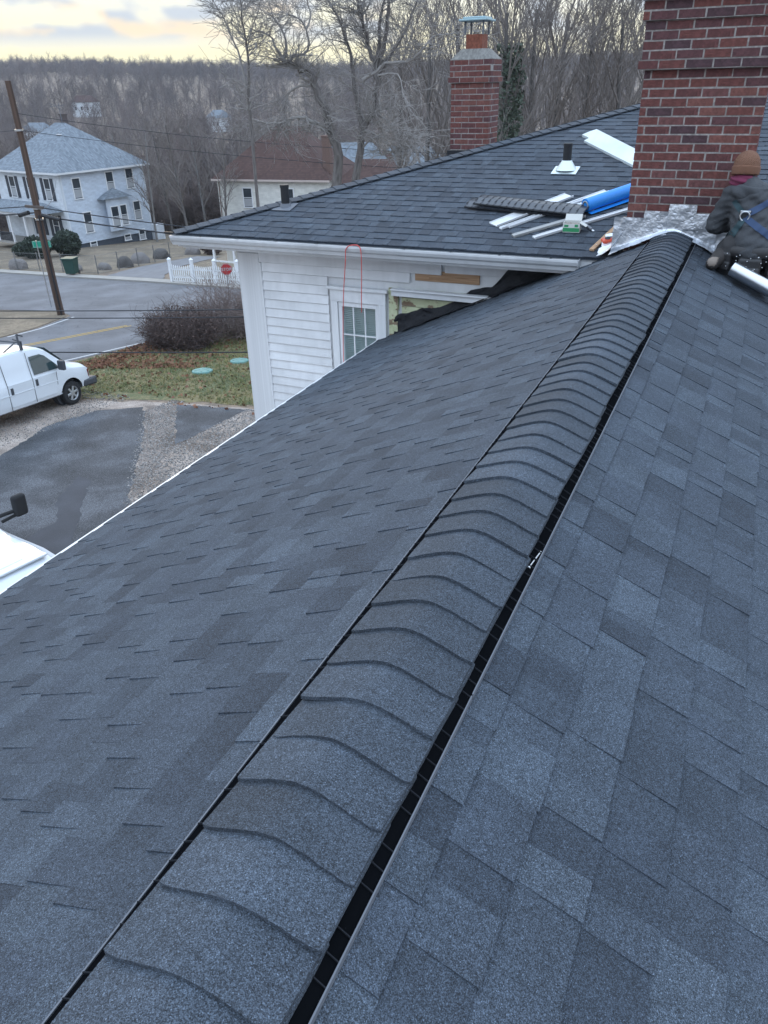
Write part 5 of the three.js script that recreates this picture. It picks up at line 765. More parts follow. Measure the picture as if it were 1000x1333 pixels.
{
  // the van stands along the gravel, nose away from us; local x forward, z to its right side
  const t = thing('cargo_van', 'white cargo van with a roof rack parked on gravel beside the lawn', 'van');
  t.position.set(-19.17, gy(-19.17, -15.3) + 0.02, -15.25); t.quaternion.copy(SLOPE_Q).multiply(new THREE.Quaternion().setFromAxisAngle(new THREE.Vector3(0, 1, 0), Math.PI / 2));
  const S = [[-2.95, 0.5, 1.2, 1.9, 0.93, 0.8], [-2.85, 0.45, 1.22, 2.05, 0.985, 0.84], [-2.0, 0.42, 1.22, 2.09, 1.0, 0.85], [0, 0.4, 1.22, 2.09, 1.0, 0.85], [0.75, 0.4, 1.22, 2.07, 1.0, 0.845], [1.0, 0.4, 1.22, 2.02, 1.0, 0.83], [1.25, 0.4, 1.22, 1.9, 1.0, 0.82], [1.55, 0.4, 1.22, 1.66, 0.995, 0.82], [1.8, 0.4, 1.2, 1.44, 0.99, 0.83], [1.98, 0.4, 1.17, 1.31, 0.985, 0.86], [2.2, 0.4, 1.13, 1.25, 0.98, 0.86], [2.5, 0.42, 1.08, 1.19, 0.965, 0.84], [2.66, 0.45, 1.0, 1.11, 0.94, 0.8], [2.72, 0.5, 0.95, 1.02, 0.9, 0.76]].map(([x, yb, yk, yt, w, wt]) => ({ x, yb, yk, yt, w, wt }));
  const g = cutArches(loft(S, bodyRing), [[1.85, 0.4, 0.47, 1.0], [-1.7, 0.4, 0.47, 1.0]]); mesh('body', toCreasedNormals(g.index ? g.toNonIndexed() : g, 0.5), M.vanWhite, t);
  for (const x of [1.85, -1.7]) for (const s of [-1, 1]) { wheel(t, x, s * 0.86, 0.375, 0.24, s); mesh('wheel_well', cyl(0.468, 0.468, 0.22, 28).rotateX(Math.PI / 2).translate(x, 0.4, s * 0.62), M.bumperGrey, t); }
  for (const s of [-1, 1]) {
    // side panels follow the flat lower side; glass follows the leaning upper side
    const lean = Math.atan2(0.14, 0.8), up = (pts, d, off) => poly(pts, d).translate(0, -1.22, 0).rotateX(-lean).translate(0, 1.22, 0.99 + off);
    const flip = gg => s > 0 ? gg : gg.scale(1, 1, -1);
    const sideFix = gg => { gg = clean(gg); if (s < 0) { const p = gg.attributes.position, n = gg.attributes.normal; for (let i = 0; i < p.count; i++) { p.setZ(i, -p.getZ(i)); n.setZ(i, -n.getZ(i)); } for (let i = 0; i < p.count; i += 3) for (const a of [p, n]) { const b = [a.getX(i + 1), a.getY(i + 1), a.getZ(i + 1)]; a.setXYZ(i + 1, a.getX(i + 2), a.getY(i + 2), a.getZ(i + 2)); a.setXYZ(i + 2, ...b); } } return gg; };
    const door = mesh('door', sideFix(poly([[0.42, 0.56], [1.22, 0.56], [1.24, 0.75], [1.3, 1.2], [0.4, 1.2], [0.4, 0.6]], 0.012).translate(0, 0, 0.998)), M.vanWhite, t);
    for (const gap of [poly([[0.386, 0.5], [0.4, 0.5], [0.4, 1.22], [0.386, 1.22]], 0.006).translate(0, 0, 1.003), poly([[1.29, 0.8], [1.305, 0.8], [1.33, 1.2], [1.315, 1.2]], 0.006).translate(0, 0, 1.0), up([[0.386, 1.22], [0.4, 1.22], [0.42, 1.98], [0.406, 1.98]], 0.006, 0.006), poly([[-0.54, 0.46], [-0.526, 0.46], [-0.526, 1.22], [-0.54, 1.22]], 0.006).translate(0, 0, 1.003), up([[-0.54, 1.22], [-0.526, 1.22], [-0.526, 1.98], [-0.54, 1.98]], 0.006, 0.006)]) mesh('door_gap', sideFix(gap), M.rubber, door);
    mesh('handle', sideFix(rbox(0.09, 0.2, 0.03, 0.02, 0.52, 1.06, 1.02)), M.bumperGrey, door);
    mesh('side_window', sideFix(up([[0.5, 1.29], [1.5, 1.29], [1.36, 1.46], [1.06, 1.76], [0.9, 1.84], [0.5, 1.84]], 0.012, 0.006)), M.carGlass, t);
    mesh('cargo_door', sideFix(poly([[-0.5, 0.56], [0.36, 0.56], [0.36, 1.2], [-0.5, 1.2]], 0.01).translate(0, 0, 0.998)), M.vanWhite, t);
    mesh('handle', sideFix(rbox(0.09, 0.2, 0.03, 0.02, -0.41, 1.02, 1.02)), M.bumperGrey, t);
    mesh('side_moulding', sideFix(rbox(2.9, 0.03, 0.012, 0.005, -0.1, 0.92, 1.012)), M.vanWhite, t);
    mesh('mirror', sideFix(merged([rbox(0.12, 0.3, 0.26, 0.04, 1.4, 1.4, 1.2), rod([1.42, 1.32, 0.95], [1.4, 1.32, 1.12], 0.03)])), M.bumperGrey, t);
    mesh('headlight', sideFix(rbox(0.1, 0.2, 0.38, 0.03, 2.68, 0.86, 0.68)), M.lampGlass, t);
    mesh('marker_lamp', sideFix(rbox(0.16, 0.26, 0.04, 0.02, 2.6, 0.85, 0.93)), std(lin(0.14, 0.03, 0.03), 0.3), t);
  }
  mesh('windshield', (() => { const gg = poly([[-0.72, 0], [0.72, 0], [0.66, 0.82], [-0.66, 0.82]], 0.014).rotateY(Math.PI / 2); gg.rotateZ(0.83).translate(1.93, 1.37, 0); return gg; })(), M.carGlass, t);
  mesh('grille', rbox(0.06, 0.26, 0.95, 0.02, 2.72, 0.83, 0), M.bumperGrey, t);
  mesh('bumper', [rbox(0.3, 0.26, 1.96, 0.06, 2.82, 0.55, 0, 3), rbox(0.5, 0.22, 0.2, 0.06, 2.62, 0.55, 0.9, 3), rbox(0.5, 0.22, 0.2, 0.06, 2.62, 0.55, -0.9, 3)], M.bumperGrey, t);
  mesh('rear_bumper', rbox(0.16, 0.2, 1.9, 0.04, -3.0, 0.52, 0), M.bumperGrey, t);
  const rk = mesh('roof_rack', [...[-1.9, -0.75, 0.4].map(x => rod([x, 2.27, -0.85], [x, 2.27, 0.85], 0.025)), ...[-1.9, -0.75, 0.4].flatMap(x => [-0.8, 0.8].map(z => bar([x, 2.05, z], [x, 2.3, z], 0.06, 0.08)))], M.bumperGrey, t);
  mesh('ladder_clamp', [rod([0.38, 2.2, 0.75], [0.42, 2.5, 0.7], 0.03), rod([0.42, 2.5, 0.7], [0.6, 2.42, 0.72], 0.025), rod([0.2, 2.3, 0.8], [-0.25, 2.12, 0.82], 0.02), rod([0.42, 2.35, 0.5], [0.4, 2.3, 0.85], 0.025)], M.bumperGrey, rk);
}
{
  const t = thing('pickup_truck', 'white pickup truck with a big black towing mirror, nose towards the eave', 'truck');
  const x0 = -11.68, z0 = -6.95; t.position.set(x0, gy(x0, z0) + 0.02, z0); t.quaternion.copy(SLOPE_Q).multiply(new THREE.Quaternion().setFromAxisAngle(new THREE.Vector3(0, 1, 0), -0.12));
  const S = [[-2.9, 0.6, 1.0, 1.2, 1.0, 0.95], [-1.0, 0.55, 1.0, 1.25, 1.0, 0.95], [-0.9, 0.55, 1.05, 1.8, 1.0, 0.8], [0.2, 0.55, 1.08, 1.92, 1.0, 0.78], [0.75, 0.55, 1.1, 1.7, 1.0, 0.8], [1.25, 0.55, 1.1, 1.32, 1.0, 0.86], [1.5, 0.55, 1.08, 1.24, 1.0, 0.84], [2.2, 0.55, 1.05, 1.2, 0.99, 0.82], [2.65, 0.6, 0.98, 1.13, 0.96, 0.8], [2.84, 0.65, 0.95, 1.04, 0.92, 0.8], [2.92, 0.7, 0.92, 0.97, 0.88, 0.78]].map(([x, yb, yk, yt, w, wt]) => ({ x, yb, yk, yt, w, wt }));
  const g = cutArches(loft(S, bodyRing), [[2.0, 0.45, 0.52, 1.0], [-1.9, 0.45, 0.52, 1.0]]); mesh('body', toCreasedNormals(g.index ? g.toNonIndexed() : g, 0.5), M.vanWhite, t);
  mesh('hood', rbox(1.45, 0.045, 1.42, 0.02, 1.98, 1.178, 0), M.vanWhite, t); mesh('hood_bulge', rbox(1.2, 0.05, 0.75, 0.024, 1.95, 1.188, 0), M.vanWhite, t);
  mesh('windshield', poly([[-0.74, 0], [0.74, 0], [0.68, 0.78], [-0.68, 0.78]], 0.014).rotateY(Math.PI / 2).rotateZ(0.86).translate(1.3, 1.28, 0), M.carGlass, t);
  mesh('grille', rbox(0.08, 0.3, 1.1, 0.03, 2.93, 0.84, 0), M.bumperGrey, t); mesh('grille_bar', [rbox(0.03, 0.03, 1.1, 0.01, 2.98, 0.92, 0), rbox(0.03, 0.03, 1.1, 0.01, 2.98, 0.78, 0)], M.alloy, t);
  mesh('bumper', rbox(0.24, 0.24, 1.95, 0.06, 2.95, 0.55, 0, 3), M.bumperGrey, t);
  for (const s of [-1, 1]) {
    mesh('headlight', rbox(0.16, 0.24, 0.36, 0.04, 2.86, 0.88, s * 0.72), M.lampGlass, t);
    mesh('mirror', [rbox(0.14, 0.4, 0.26, 0.06, 1.2, 1.5, s * 1.33, 3), rod([1.15, 1.42, s * 0.95], [1.18, 1.42, s * 1.25], 0.035), rod([1.15, 1.3, s * 0.97], [1.18, 1.34, s * 1.25], 0.03)], M.rubber, t);
    mesh('side_window', rbox(1.1, 0.5, 0.02, 0.01, 0.1, 1.45, s * 0.92), M.carGlass, t);
    for (const x of [2.0, -1.9]) { wheel(t, x, s * 0.86, 0.4, 0.26, s); mesh('wheel_well', cyl(0.518, 0.518, 0.22, 28).rotateX(Math.PI / 2).translate(x, 0.45, s * 0.62), M.bumperGrey, t); }
  }
}
// ---------------------------------------------------------------- loose things on the hip roof
const hipY = z => HIP_Y + HIP_M * (HIP_Z - z) + 0.016, HIPA = Math.atan(HIP_M);
function onHip(name, label, cat, x, z, turn, group, lift = 0) { const t = thing(name, label, cat, [x, hipY(z) + lift, z], 0, group); t.quaternion.setFromAxisAngle(new THREE.Vector3(1, 0, 0), HIPA).multiply(new THREE.Quaternion().setFromAxisAngle(new THREE.Vector3(0, 1, 0), turn)); return t; }
function strip(name, label, a, b, w, th, mat, group, lift = 0) { const x = (a[0] + b[0]) / 2, z = (a[1] + b[1]) / 2, L = Math.hypot(b[0] - a[0], (b[1] - a[1]) / Math.cos(HIPA)), ang = Math.atan2(-(b[1] - a[1]) / Math.cos(HIPA), b[0] - a[0]); const t = onHip(name, label, 'trim', x, z, ang, group, lift); mesh('face', cubeUV(rbox(L, th, w, 0.002, 0, th / 2, 0)), mat, t); mesh('hem', [rbox(L, 0.022, 0.008, 0.002, 0, 0.011 + th * 0.4, w / 2), rbox(L, 0.012, 0.008, 0.002, 0, 0.008 + th * 0.4, -w / 2)], mat, t); return t; }
{
  const foamM = std(lin(0.7, 0.76, 0.76), 0.75, { map: dirt });
  const f = onHip('foam_panel', 'large pale foam panel with a broken corner lying up the roof behind the wide chimney', 'panel', -0.95, -10.25, 0);
  mesh('panel', cubeUV(poly([[-0.53, 0.36], [-0.47, 0.47], [-0.4, 0.56], [0.5, -0.5], [0.3, -0.7], [-0.46, 0.15], [-0.42, 0.23], [-0.45, 0.28]], 0.025, 0.003).rotateX(-Math.PI / 2)), foamM, f);
  strip('white_trim', 'white trim length reaching furthest up the roof under the black vent lengths', [-1.62, -7.95], [-0.84, -8.92], 0.07, 0.012, M.whiteMetal, null, 0.0);
  strip('white_trim', 'wide white trim length crossing beneath the black vent lengths', [-1.78, -7.98], [-1.2, -8.78], 0.13, 0.012, M.whiteMetal, null, 0.0);
  strip('grey_trim', 'dull grey trim length leaning towards the blue roll', [-1.5, -7.74], [-0.93, -8.28], 0.06, 0.02, std(lin(0.4, 0.4, 0.39), 0.6, { map: dirt }), null, 0.0);
  strip('white_trim', 'long bright trim length running under the blue roll to the chimney', [-1.29, -7.73], [-0.45, -8.55], 0.055, 0.014, M.whiteMetal, null, 0.0);
  strip('white_trim', 'narrow white trim length second from the grey one, poking out below the vent lengths', [-1.68, -7.9], [-1.02, -8.7], 0.045, 0.012, M.whiteMetal, null, 0.0);
  strip('white_trim', 'short curled white offcut between the vent lengths and the blue roll', [-1.22, -8.28], [-0.98, -8.5], 0.05, 0.012, M.whiteMetal, null, 0.03);
  const w = onHip('wood_lath', 'thin bare wood lath leaning from the gutter towards the wide chimney', 'lath', -0.605, -7.9, Math.atan2(0.75, 0.17)); mesh('lath', cubeUV(rbox(0.78, 0.02, 0.045, 0.003, 0, 0.012, 0)), M.bareWood, w); mesh('nail', [cyl(0.004, 0.004, 0.01, 6, -0.3, 0.025, 0.005), cyl(0.004, 0.004, 0.01, 6, 0.28, 0.025, -0.006)], M.rollMetal, w);
  // black plastic vent lengths piled up
  const v = (x, z, turn, lift, label) => { const t = onHip('vent_length', label, 'ridge vent', x, z, turn, 'spare vent lengths', lift); delete t.userData.group; const L = 1.2; mesh('vent_top', poly([[-0.11, 0.014], [0, 0.032], [0.11, 0.014], [0.11, 0.008], [0, 0.025], [-0.11, 0.008]], L).rotateY(Math.PI / 2).translate(-L / 2, 0, 0), std(lin(0.04, 0.045, 0.055), 0.35), t); for (let k = 0; k <= 16; k++) mesh('rib', [box(0.008, 0.018, 0.03, -L / 2 + k * L / 16, 0.009, 0.107), box(0.008, 0.018, 0.03, -L / 2 + k * L / 16, 0.009, -0.107), box(0.006, 0.005, 0.16, -L / 2 + k * L / 16, 0.03, 0)], M.plastic, t); mesh('side_rail', [box(L, 0.01, 0.008, 0, 0.007, 0.122), box(L, 0.01, 0.008, 0, 0.007, -0.122)], M.plastic, t); };
  v(-1.6, -8.38, -0.12, 0.02, 'black plastic ridge vent length, lower of two piled on the white trim'); v(-1.5, -8.36, -0.16, 0.055, 'black plastic ridge vent length, upper of two piled on the white trim');
  // blue roll
  const rl = onHip('blue_roll', 'bright blue roll of membrane lying beside the wide chimney', 'roll', -0.72, -8.62, Math.atan2(0.5, 0.42), null, 0.014); const RB = std(lin(0.02, 0.25, 0.72), 0.42);
  mesh('roll', [cyl(0.064, 0.064, 0.98, 28).rotateZ(Math.PI / 2).translate(0.15, 0.064, 0), box(0.98, 0.003, 0.06, 0.15, 0.0035, 0.07)], RB, rl); mesh('core', new THREE.LatheGeometry([[0.028, -0.495], [0.045, -0.495], [0.045, 0.495], [0.028, 0.495], [0.028, -0.495]].map(p => new THREE.Vector2(...p)), 20).rotateZ(Math.PI / 2).translate(0.15, 0.064, 0), std(lin(0.45, 0.48, 0.5), 0.7), rl);
  const wp = onHip('plastic_wrap', 'crumpled clear white wrapping at the end of the blue roll', 'wrapping', -1.0, -8.45, 0.4); { const g = new THREE.IcosahedronGeometry(0.09, 3), p = g.attributes.position; for (let i = 0; i < p.count; i++) { const n = 0.6 + 0.8 * fbm(p.getX(i) * 30 + 40, p.getZ(i) * 30 + p.getY(i) * 20 + 40, 256, 3, 3); p.setXYZ(i, p.getX(i) * n * 1.3, Math.max(0, p.getY(i)) * n * 0.6, p.getZ(i) * n); } g.computeVertexNormals(); mesh('wrap', g, std(lin(0.55, 0.6, 0.62), 0.4), wp); }
  // carton
  const bx = onHip('nail_carton', 'small open green and white carton standing near the gutter', 'carton', -0.97, -7.93, 0.06); bx.quaternion.setFromAxisAngle(new THREE.Vector3(0, 1, 0), 0.06); bx.scale.setScalar(0.8);
  const cw = std(lin(0.62, 0.62, 0.58), 0.7), cg = std(lin(0.03, 0.26, 0.1), 0.7); mesh('carton_side', [box(0.2, 0.1, 0.006, 0, 0.05, 0.07), box(0.2, 0.12, 0.006, 0, 0.06, -0.07), box(0.006, 0.11, 0.14, -0.098, 0.055, 0), box(0.006, 0.11, 0.14, 0.098, 0.055, 0)], cw, bx);
  mesh('print', [box(0.196, 0.045, 0.002, 0, 0.03, 0.0745), box(0.05, 0.025, 0.002, -0.06, 0.075, 0.0745), box(0.04, 0.03, 0.002, 0.06, 0.078, 0.0745)], cg, bx); mesh('flap', [box(0.2, 0.09, 0.004).rotateX(-0.7).translate(0, 0.15, -0.1), box(0.09, 0.004, 0.14).rotateZ(-0.5).translate(0.135, 0.09, 0)], cw, bx); mesh('contents', (() => { const gs = [], r = rngOf(3); for (let i = 0; i < 40; i++) gs.push(rod([(r() - 0.5) * 0.17, 0.06 + 0.04 * r(), (r() - 0.5) * 0.11], [(r() - 0.5) * 0.17, 0.06 + 0.04 * r(), (r() - 0.5) * 0.11], 0.004, 4)); return gs; })(), std(lin(0.3, 0.24, 0.19), 0.6), bx, 'stuff');
  const kn = onHip('utility_knife', 'utility knife lying beside the green carton', 'knife', -0.83, -8.02, -0.9); mesh('handle', rbox(0.14, 0.022, 0.03, 0.008, 0, 0.014, 0), M.plasticGrey, kn); mesh('blade', box(0.05, 0.002, 0.018, 0.09, 0.014, 0), M.rollMetal, kn);
  const cb = onHip('chalk_box', 'orange red chalk line reel beside the wood lath', 'chalk line', -0.575, -7.72, 0.5); mesh('case', [rbox(0.13, 0.045, 0.09, 0.02, 0, 0.025, 0, 3), rbox(0.06, 0.035, 0.05, 0.015, 0.075, 0.022, 0, 3)], std(lin(0.55, 0.07, 0.03), 0.4), cb); mesh('crank', [cyl(0.025, 0.025, 0.01, 14, -0.01, 0.052, 0), box(0.05, 0.006, 0.012, 0.005, 0.058, 0)], M.bumperGrey, cb);
  // red cord over the gutter
  tag(mesh('red_cord', merged([curveTube([[-3.27, 4.05, -7.4], [-3.25, 4.4, -7.36], [-3.2, 5.0, -7.33], [-3.15, 5.4, -7.322], [-3.14, 5.5, -7.322], [-3.11, 5.532, -7.33], [-3.05, 5.54, -7.36], [-2.99, 5.532, -7.33], [-2.972, 5.5, -7.322], [-2.97, 5.3, -7.322], [-2.985, 5.0, -7.324], [-2.99, 4.86, -7.33]], 0.0045, 160, 6)]), std(lin(0.6, 0.06, 0.05), 0.55)), 'thin red cord looped over the white gutter above the window', 'cord');
  const lt = thing('loose_board', 'white trim board sticking out level from the stripped wall above the black felt', 'board', [-2.15, 5.0, -7.72], 0.03); mesh('board', cubeUV(rbox(1.3, 0.075, 0.05, 0.004)), M.whitePaint, lt); mesh('lip', rbox(1.3, 0.016, 0.075, 0.003, 0, 0.034, 0.016), M.whitePaint, lt); lt.rotation.z = -0.012;
  const nl = thing('long_screw', 'long shiny screw lying on the black edge of the ridge vent', 'screw', [0.2, 5.712, -1.98], -0.1); mesh('shaft', rod([0, 0, -0.055], [0, 0.002, 0.05], 0.0028, 8), M.rollMetal, nl); mesh('head', rod([0, 0.002, 0.05], [0, 0.002, 0.056], 0.0065, 12), M.rollMetal, nl);
}
{ // roll of flashing metal on the right slope below the worker
  const a = [0.545, 5.62, -6.72], b = [1.02, 5.42, -6.6], t = thing('flashing_roll', 'shiny silver roll of flashing metal lying on the shingles beside the worker', 'roll'); const L = Math.hypot(b[0] - a[0], b[1] - a[1], b[2] - a[2]); const pr = []; for (let k = 0; k <= 90; k++) { const q = k / 90 * 6.28 * 3.2, r = 0.045 + 0.012 * k / 90; pr.push([Math.cos(q) * r, Math.sin(q) * r]); } for (let k = 90; k >= 0; k--) { const q = k / 90 * 6.28 * 3.2, r = 0.0435 + 0.012 * k / 90; pr.push([Math.cos(q) * r, Math.sin(q) * r]); }
  const g = poly(pr, L).rotateX(-Math.PI / 2).translate(0, -L / 2, 0); mesh('coil', toCreasedNormals(clean(between(g, a, b)), 0.7), M.rollMetal, t).position.y = 0.045;
}
// ---------------------------------------------------------------- the worker
function surfaceNets(f, lo, hi, h) {
  const nx = Math.ceil((hi[0] - lo[0]) / h), ny = Math.ceil((hi[1] - lo[1]) / h), nz = Math.ceil((hi[2] - lo[2]) / h), V = new Float32Array((nx + 1) * (ny + 1) * (nz + 1)), I = (i, j, k) => (k * (ny + 1) + j) * (nx + 1) + i;
  for (let k = 0; k <= nz; k++) for (let j = 0; j <= ny; j++) for (let i = 0; i <= nx; i++) V[I(i, j, k)] = f(lo[0] + i * h, lo[1] + j * h, lo[2] + k * h);
  const map = new Int32Array(nx * ny * nz).fill(-1), pos = [], idx = [], C = (i, j, k) => (k * ny + j) * nx + i;
  for (let k = 0; k < nz; k++) for (let j = 0; j < ny; j++) for (let i = 0; i < nx; i++) {
    let n = 0, sx = 0, sy = 0, sz = 0; const v = []; for (let c = 0; c < 8; c++) v.push(V[I(i + (c & 1), j + (c >> 1 & 1), k + (c >> 2))]);
    const s0 = v[0] < 0; if (v.every(q => (q < 0) === s0)) continue;
    for (const [a, b] of [[0, 1], [2, 3], [4, 5], [6, 7], [0, 2], [1, 3], [4, 6], [5, 7], [0, 4], [1, 5], [2, 6], [3, 7]]) if ((v[a] < 0) !== (v[b] < 0)) { const t = v[a] / (v[a] - v[b]); sx += (a & 1) + t * ((b & 1) - (a & 1)); sy += (a >> 1 & 1) + t * ((b >> 1 & 1) - (a >> 1 & 1)); sz += (a >> 2) + t * ((b >> 2) - (a >> 2)); n++; }
    map[C(i, j, k)] = pos.length / 3; pos.push(lo[0] + (i + sx / n) * h, lo[1] + (j + sy / n) * h, lo[2] + (k + sz / n) * h);
  }
  const quad = (a, b, c, d, fl) => { if (a < 0 || b < 0 || c < 0 || d < 0) return; if (fl) idx.push(a, b, c, a, c, d); else idx.push(a, c, b, a, d, c); };
  for (let k = 1; k < nz; k++) for (let j = 1; j < ny; j++) for (let i = 1; i < nx; i++) { const o = V[I(i, j, k)] < 0; if (o !== (V[I(i + 1, j, k)] < 0)) quad(map[C(i, j - 1, k - 1)], map[C(i, j, k - 1)], map[C(i, j, k)], map[C(i, j - 1, k)], o); if (o !== (V[I(i, j + 1, k)] < 0)) quad(map[C(i - 1, j, k - 1)], map[C(i - 1, j, k)], map[C(i, j, k)], map[C(i, j, k - 1)], o); if (o !== (V[I(i, j, k + 1)] < 0)) quad(map[C(i - 1, j - 1, k)], map[C(i, j - 1, k)], map[C(i, j, k)], map[C(i - 1, j, k)], o); }
  const g = new THREE.BufferGeometry(); g.setAttribute('position', new THREE.Float32BufferAttribute(pos, 3)); g.setIndex(idx); g.computeVertexNormals(); return clean(g);
}
const smin = (a, b, k) => { const h = Math.max(0, Math.min(1, 0.5 + 0.5 * (b - a) / k)); return b + (a - b) * h - k * h * (1 - h); };
const cap = (a, b, ra, rb) => { const d = [b[0] - a[0], b[1] - a[1], b[2] - a[2]], L2 = d[0] * d[0] + d[1] * d[1] + d[2] * d[2]; return (x, y, z) => { const p = [x - a[0], y - a[1], z - a[2]], t = Math.max(0, Math.min(1, (p[0] * d[0] + p[1] * d[1] + p[2] * d[2]) / L2)); return Math.hypot(p[0] - d[0] * t, p[1] - d[1] * t, p[2] - d[2] * t) - (ra + (rb - ra) * t); }; };
const ell = (c, r) => (x, y, z) => { const q = Math.hypot((x - c[0]) / r[0], (y - c[1]) / r[1], (z - c[2]) / r[2]); return (q - 1) * Math.min(...r); };
{
  const t = thing('person', 'worker kneeling with back turned, in tan knit cap, dark jacket and blue harness', 'person', [0.64, 5.56, -7.02]);
  // joints, metres from the roof under the hips; y follows the falling roof
  const J = { pel: [0.02, 0.24, 0.1], chest: [-0.03, 0.52, -0.08], neck: [-0.1, 0.66, -0.16], head: [-0.14, 0.76, -0.2], shL: [-0.2, 0.57, -0.11], shR: [0.15, 0.56, -0.1], elL: [-0.29, 0.36, -0.12], elR: [0.27, 0.33, -0.06], haL: [-0.2, 0.32, -0.33], haR: [0.08, 0.3, -0.36], hipL: [-0.08, 0.22, 0.08], hipR: [0.12, 0.2, 0.08], knL: [-0.17, 0.15, -0.26], knR: [0.2, 0.0, -0.26], anL: [-0.2, 0.15, 0.14], anR: [0.17, -0.02, 0.14], toL: [-0.25, 0.12, 0.25], toR: [0.19, -0.05, 0.25] };
  const hand = (w, dir, s) => { const fs = [cap(w, [w[0] + dir[0] * 0.05, w[1] + dir[1] * 0.05, w[2] + dir[2] * 0.05], 0.026, 0.033)]; for (let k = 0; k < 4; k++) { const o = (k - 1.5) * 0.02, l = [0.06, 0.07, 0.066, 0.052][k], a = [w[0] + dir[0] * 0.07 + o, w[1] + dir[1] * 0.07, w[2] + dir[2] * 0.07], b = [a[0] + dir[0] * l * 0.6, a[1] + dir[1] * l * 0.6 - 0.008, a[2] + dir[2] * l * 0.6], c = [b[0] + dir[0] * l * 0.3, b[1] - 0.028, b[2] + dir[2] * l * 0.3]; fs.push(cap(a, b, 0.0105, 0.0098), cap(b, c, 0.0098, 0.0085)); } const a = [w[0] + s * 0.03, w[1], w[2] + dir[2] * 0.03]; fs.push(cap(a, [a[0] + s * 0.028, a[1] - 0.01, a[2] - 0.04], 0.012, 0.0095)); return fs; };
  const bones = [cap(J.pel, J.chest, 0.11, 0.12), cap(J.chest, J.neck, 0.11, 0.06), cap(J.neck, J.head, 0.055, 0.06), ell([J.head[0], J.head[1] + 0.01, J.head[2] - 0.01], [0.073, 0.108, 0.093]), ell([J.head[0] - 0.005, J.head[1] - 0.02, J.head[2] - 0.1], [0.012, 0.02, 0.016]), ell([J.head[0] - 0.076, J.head[1], J.head[2]], [0.01, 0.03, 0.018]), ell([J.head[0] + 0.076, J.head[1], J.head[2]], [0.01, 0.03, 0.018]),
    cap(J.shL, J.elL, 0.056, 0.045), cap(J.elL, J.haL, 0.044, 0.03), cap(J.shR, J.elR, 0.056, 0.045), cap(J.elR, J.haR, 0.044, 0.03), cap(J.hipL, J.knL, 0.085, 0.06), cap(J.knL, J.anL, 0.058, 0.042), cap(J.hipR, J.knR, 0.085, 0.06), cap(J.knR, J.anR, 0.058, 0.042), cap(J.anL, J.toL, 0.045, 0.035), cap(J.anR, J.toR, 0.045, 0.035)];
  const fine = [...hand(J.haL, [0.25, -0.1, -0.96], 1), ...hand(J.haR, [-0.15, -0.1, -0.98], -1)];
  const bodyF = (x, y, z) => { let d = 1; for (const b of bones) d = smin(d, b(x, y, z), 0.025); let e = 1; for (const b of fine) e = smin(e, b(x, y, z), 0.006); return smin(d, e, 0.012); };
  mesh('body', surfaceNets(bodyF, [-0.42, -0.12, -0.56], [0.42, 0.92, 0.34], 0.012), std(lin(0.42, 0.25, 0.18), 0.6), t);
  const fold = (x, y, z) => 0.006 * Math.sin(y * 58 + x * 24 + 2 * Math.sin(z * 13 + x * 7)) + 0.0035 * Math.sin(x * 31 + y * 19) + 0.0035 * Math.sin(y * 121 - x * 57 + z * 50);
  const jb = [cap([0.02, 0.2, 0.1], J.chest, 0.175, 0.17), cap(J.chest, J.neck, 0.15, 0.085), cap(J.shL, J.elL, 0.088, 0.068), cap(J.elL, [J.haL[0], J.haL[1], J.haL[2] + 0.03], 0.066, 0.048), cap(J.shR, J.elR, 0.088, 0.068), cap(J.elR, [J.haR[0], J.haR[1], J.haR[2] + 0.03], 0.066, 0.048), ell([-0.06, 0.6, -0.03], [0.14, 0.075, 0.1])];
  const jf = (x, y, z) => { let d = 1; for (const b of jb) d = smin(d, b(x, y, z), 0.045); d += fold(x, y, z) * 0.8; d = Math.max(d, 0.17 + 0.12 * (x * 0.2) - y); const hole = ell([-0.12, 0.74, -0.19], [0.075, 0.09, 0.085])(x, y, z); return Math.max(d, -hole); };
  const jm = std(lin(0.042, 0.045, 0.05), 0.8, { bumpMap: tex(256, 0.4, (u, v) => fbm(u * 10, v * 6, 60, 4, 181), false), bumpScale: 0.01 });
  mesh('jacket', cubeUV(surfaceNets(jf, [-0.45, 0.1, -0.48], [0.45, 0.84, 0.34], 0.011)), jm, t);
  const hoodF = (x, y, z) => { const a = ell([-0.07, 0.615, -0.02], [0.15, 0.085, 0.1])(x, y, z) + 0.006 * Math.sin(x * 40 + y * 50); return Math.max(a, y - 0.665 + (x + 0.07) * 0.1); };
  mesh('hood', cubeUV(surfaceNets(hoodF, [-0.26, 0.5, -0.16], [0.12, 0.74, 0.12], 0.011)), jm, t);
  const pb = [cap(J.hipL, J.knL, 0.105, 0.078), cap(J.knL, J.anL, 0.076, 0.062), cap(J.hipR, J.knR, 0.105, 0.078), cap(J.knR, J.anR, 0.076, 0.062), cap(J.hipL, J.hipR, 0.13, 0.13)];
  mesh('trousers', cubeUV(surfaceNets((x, y, z) => { let d = 1; for (const b of pb) d = smin(d, b(x, y, z), 0.03); return Math.max(d + fold(x, y, z) * 0.6, z - 0.27); }, [-0.36, -0.14, -0.42], [0.4, 0.4, 0.32], 0.012)), std(lin(0.03, 0.029, 0.03), 0.85), t);
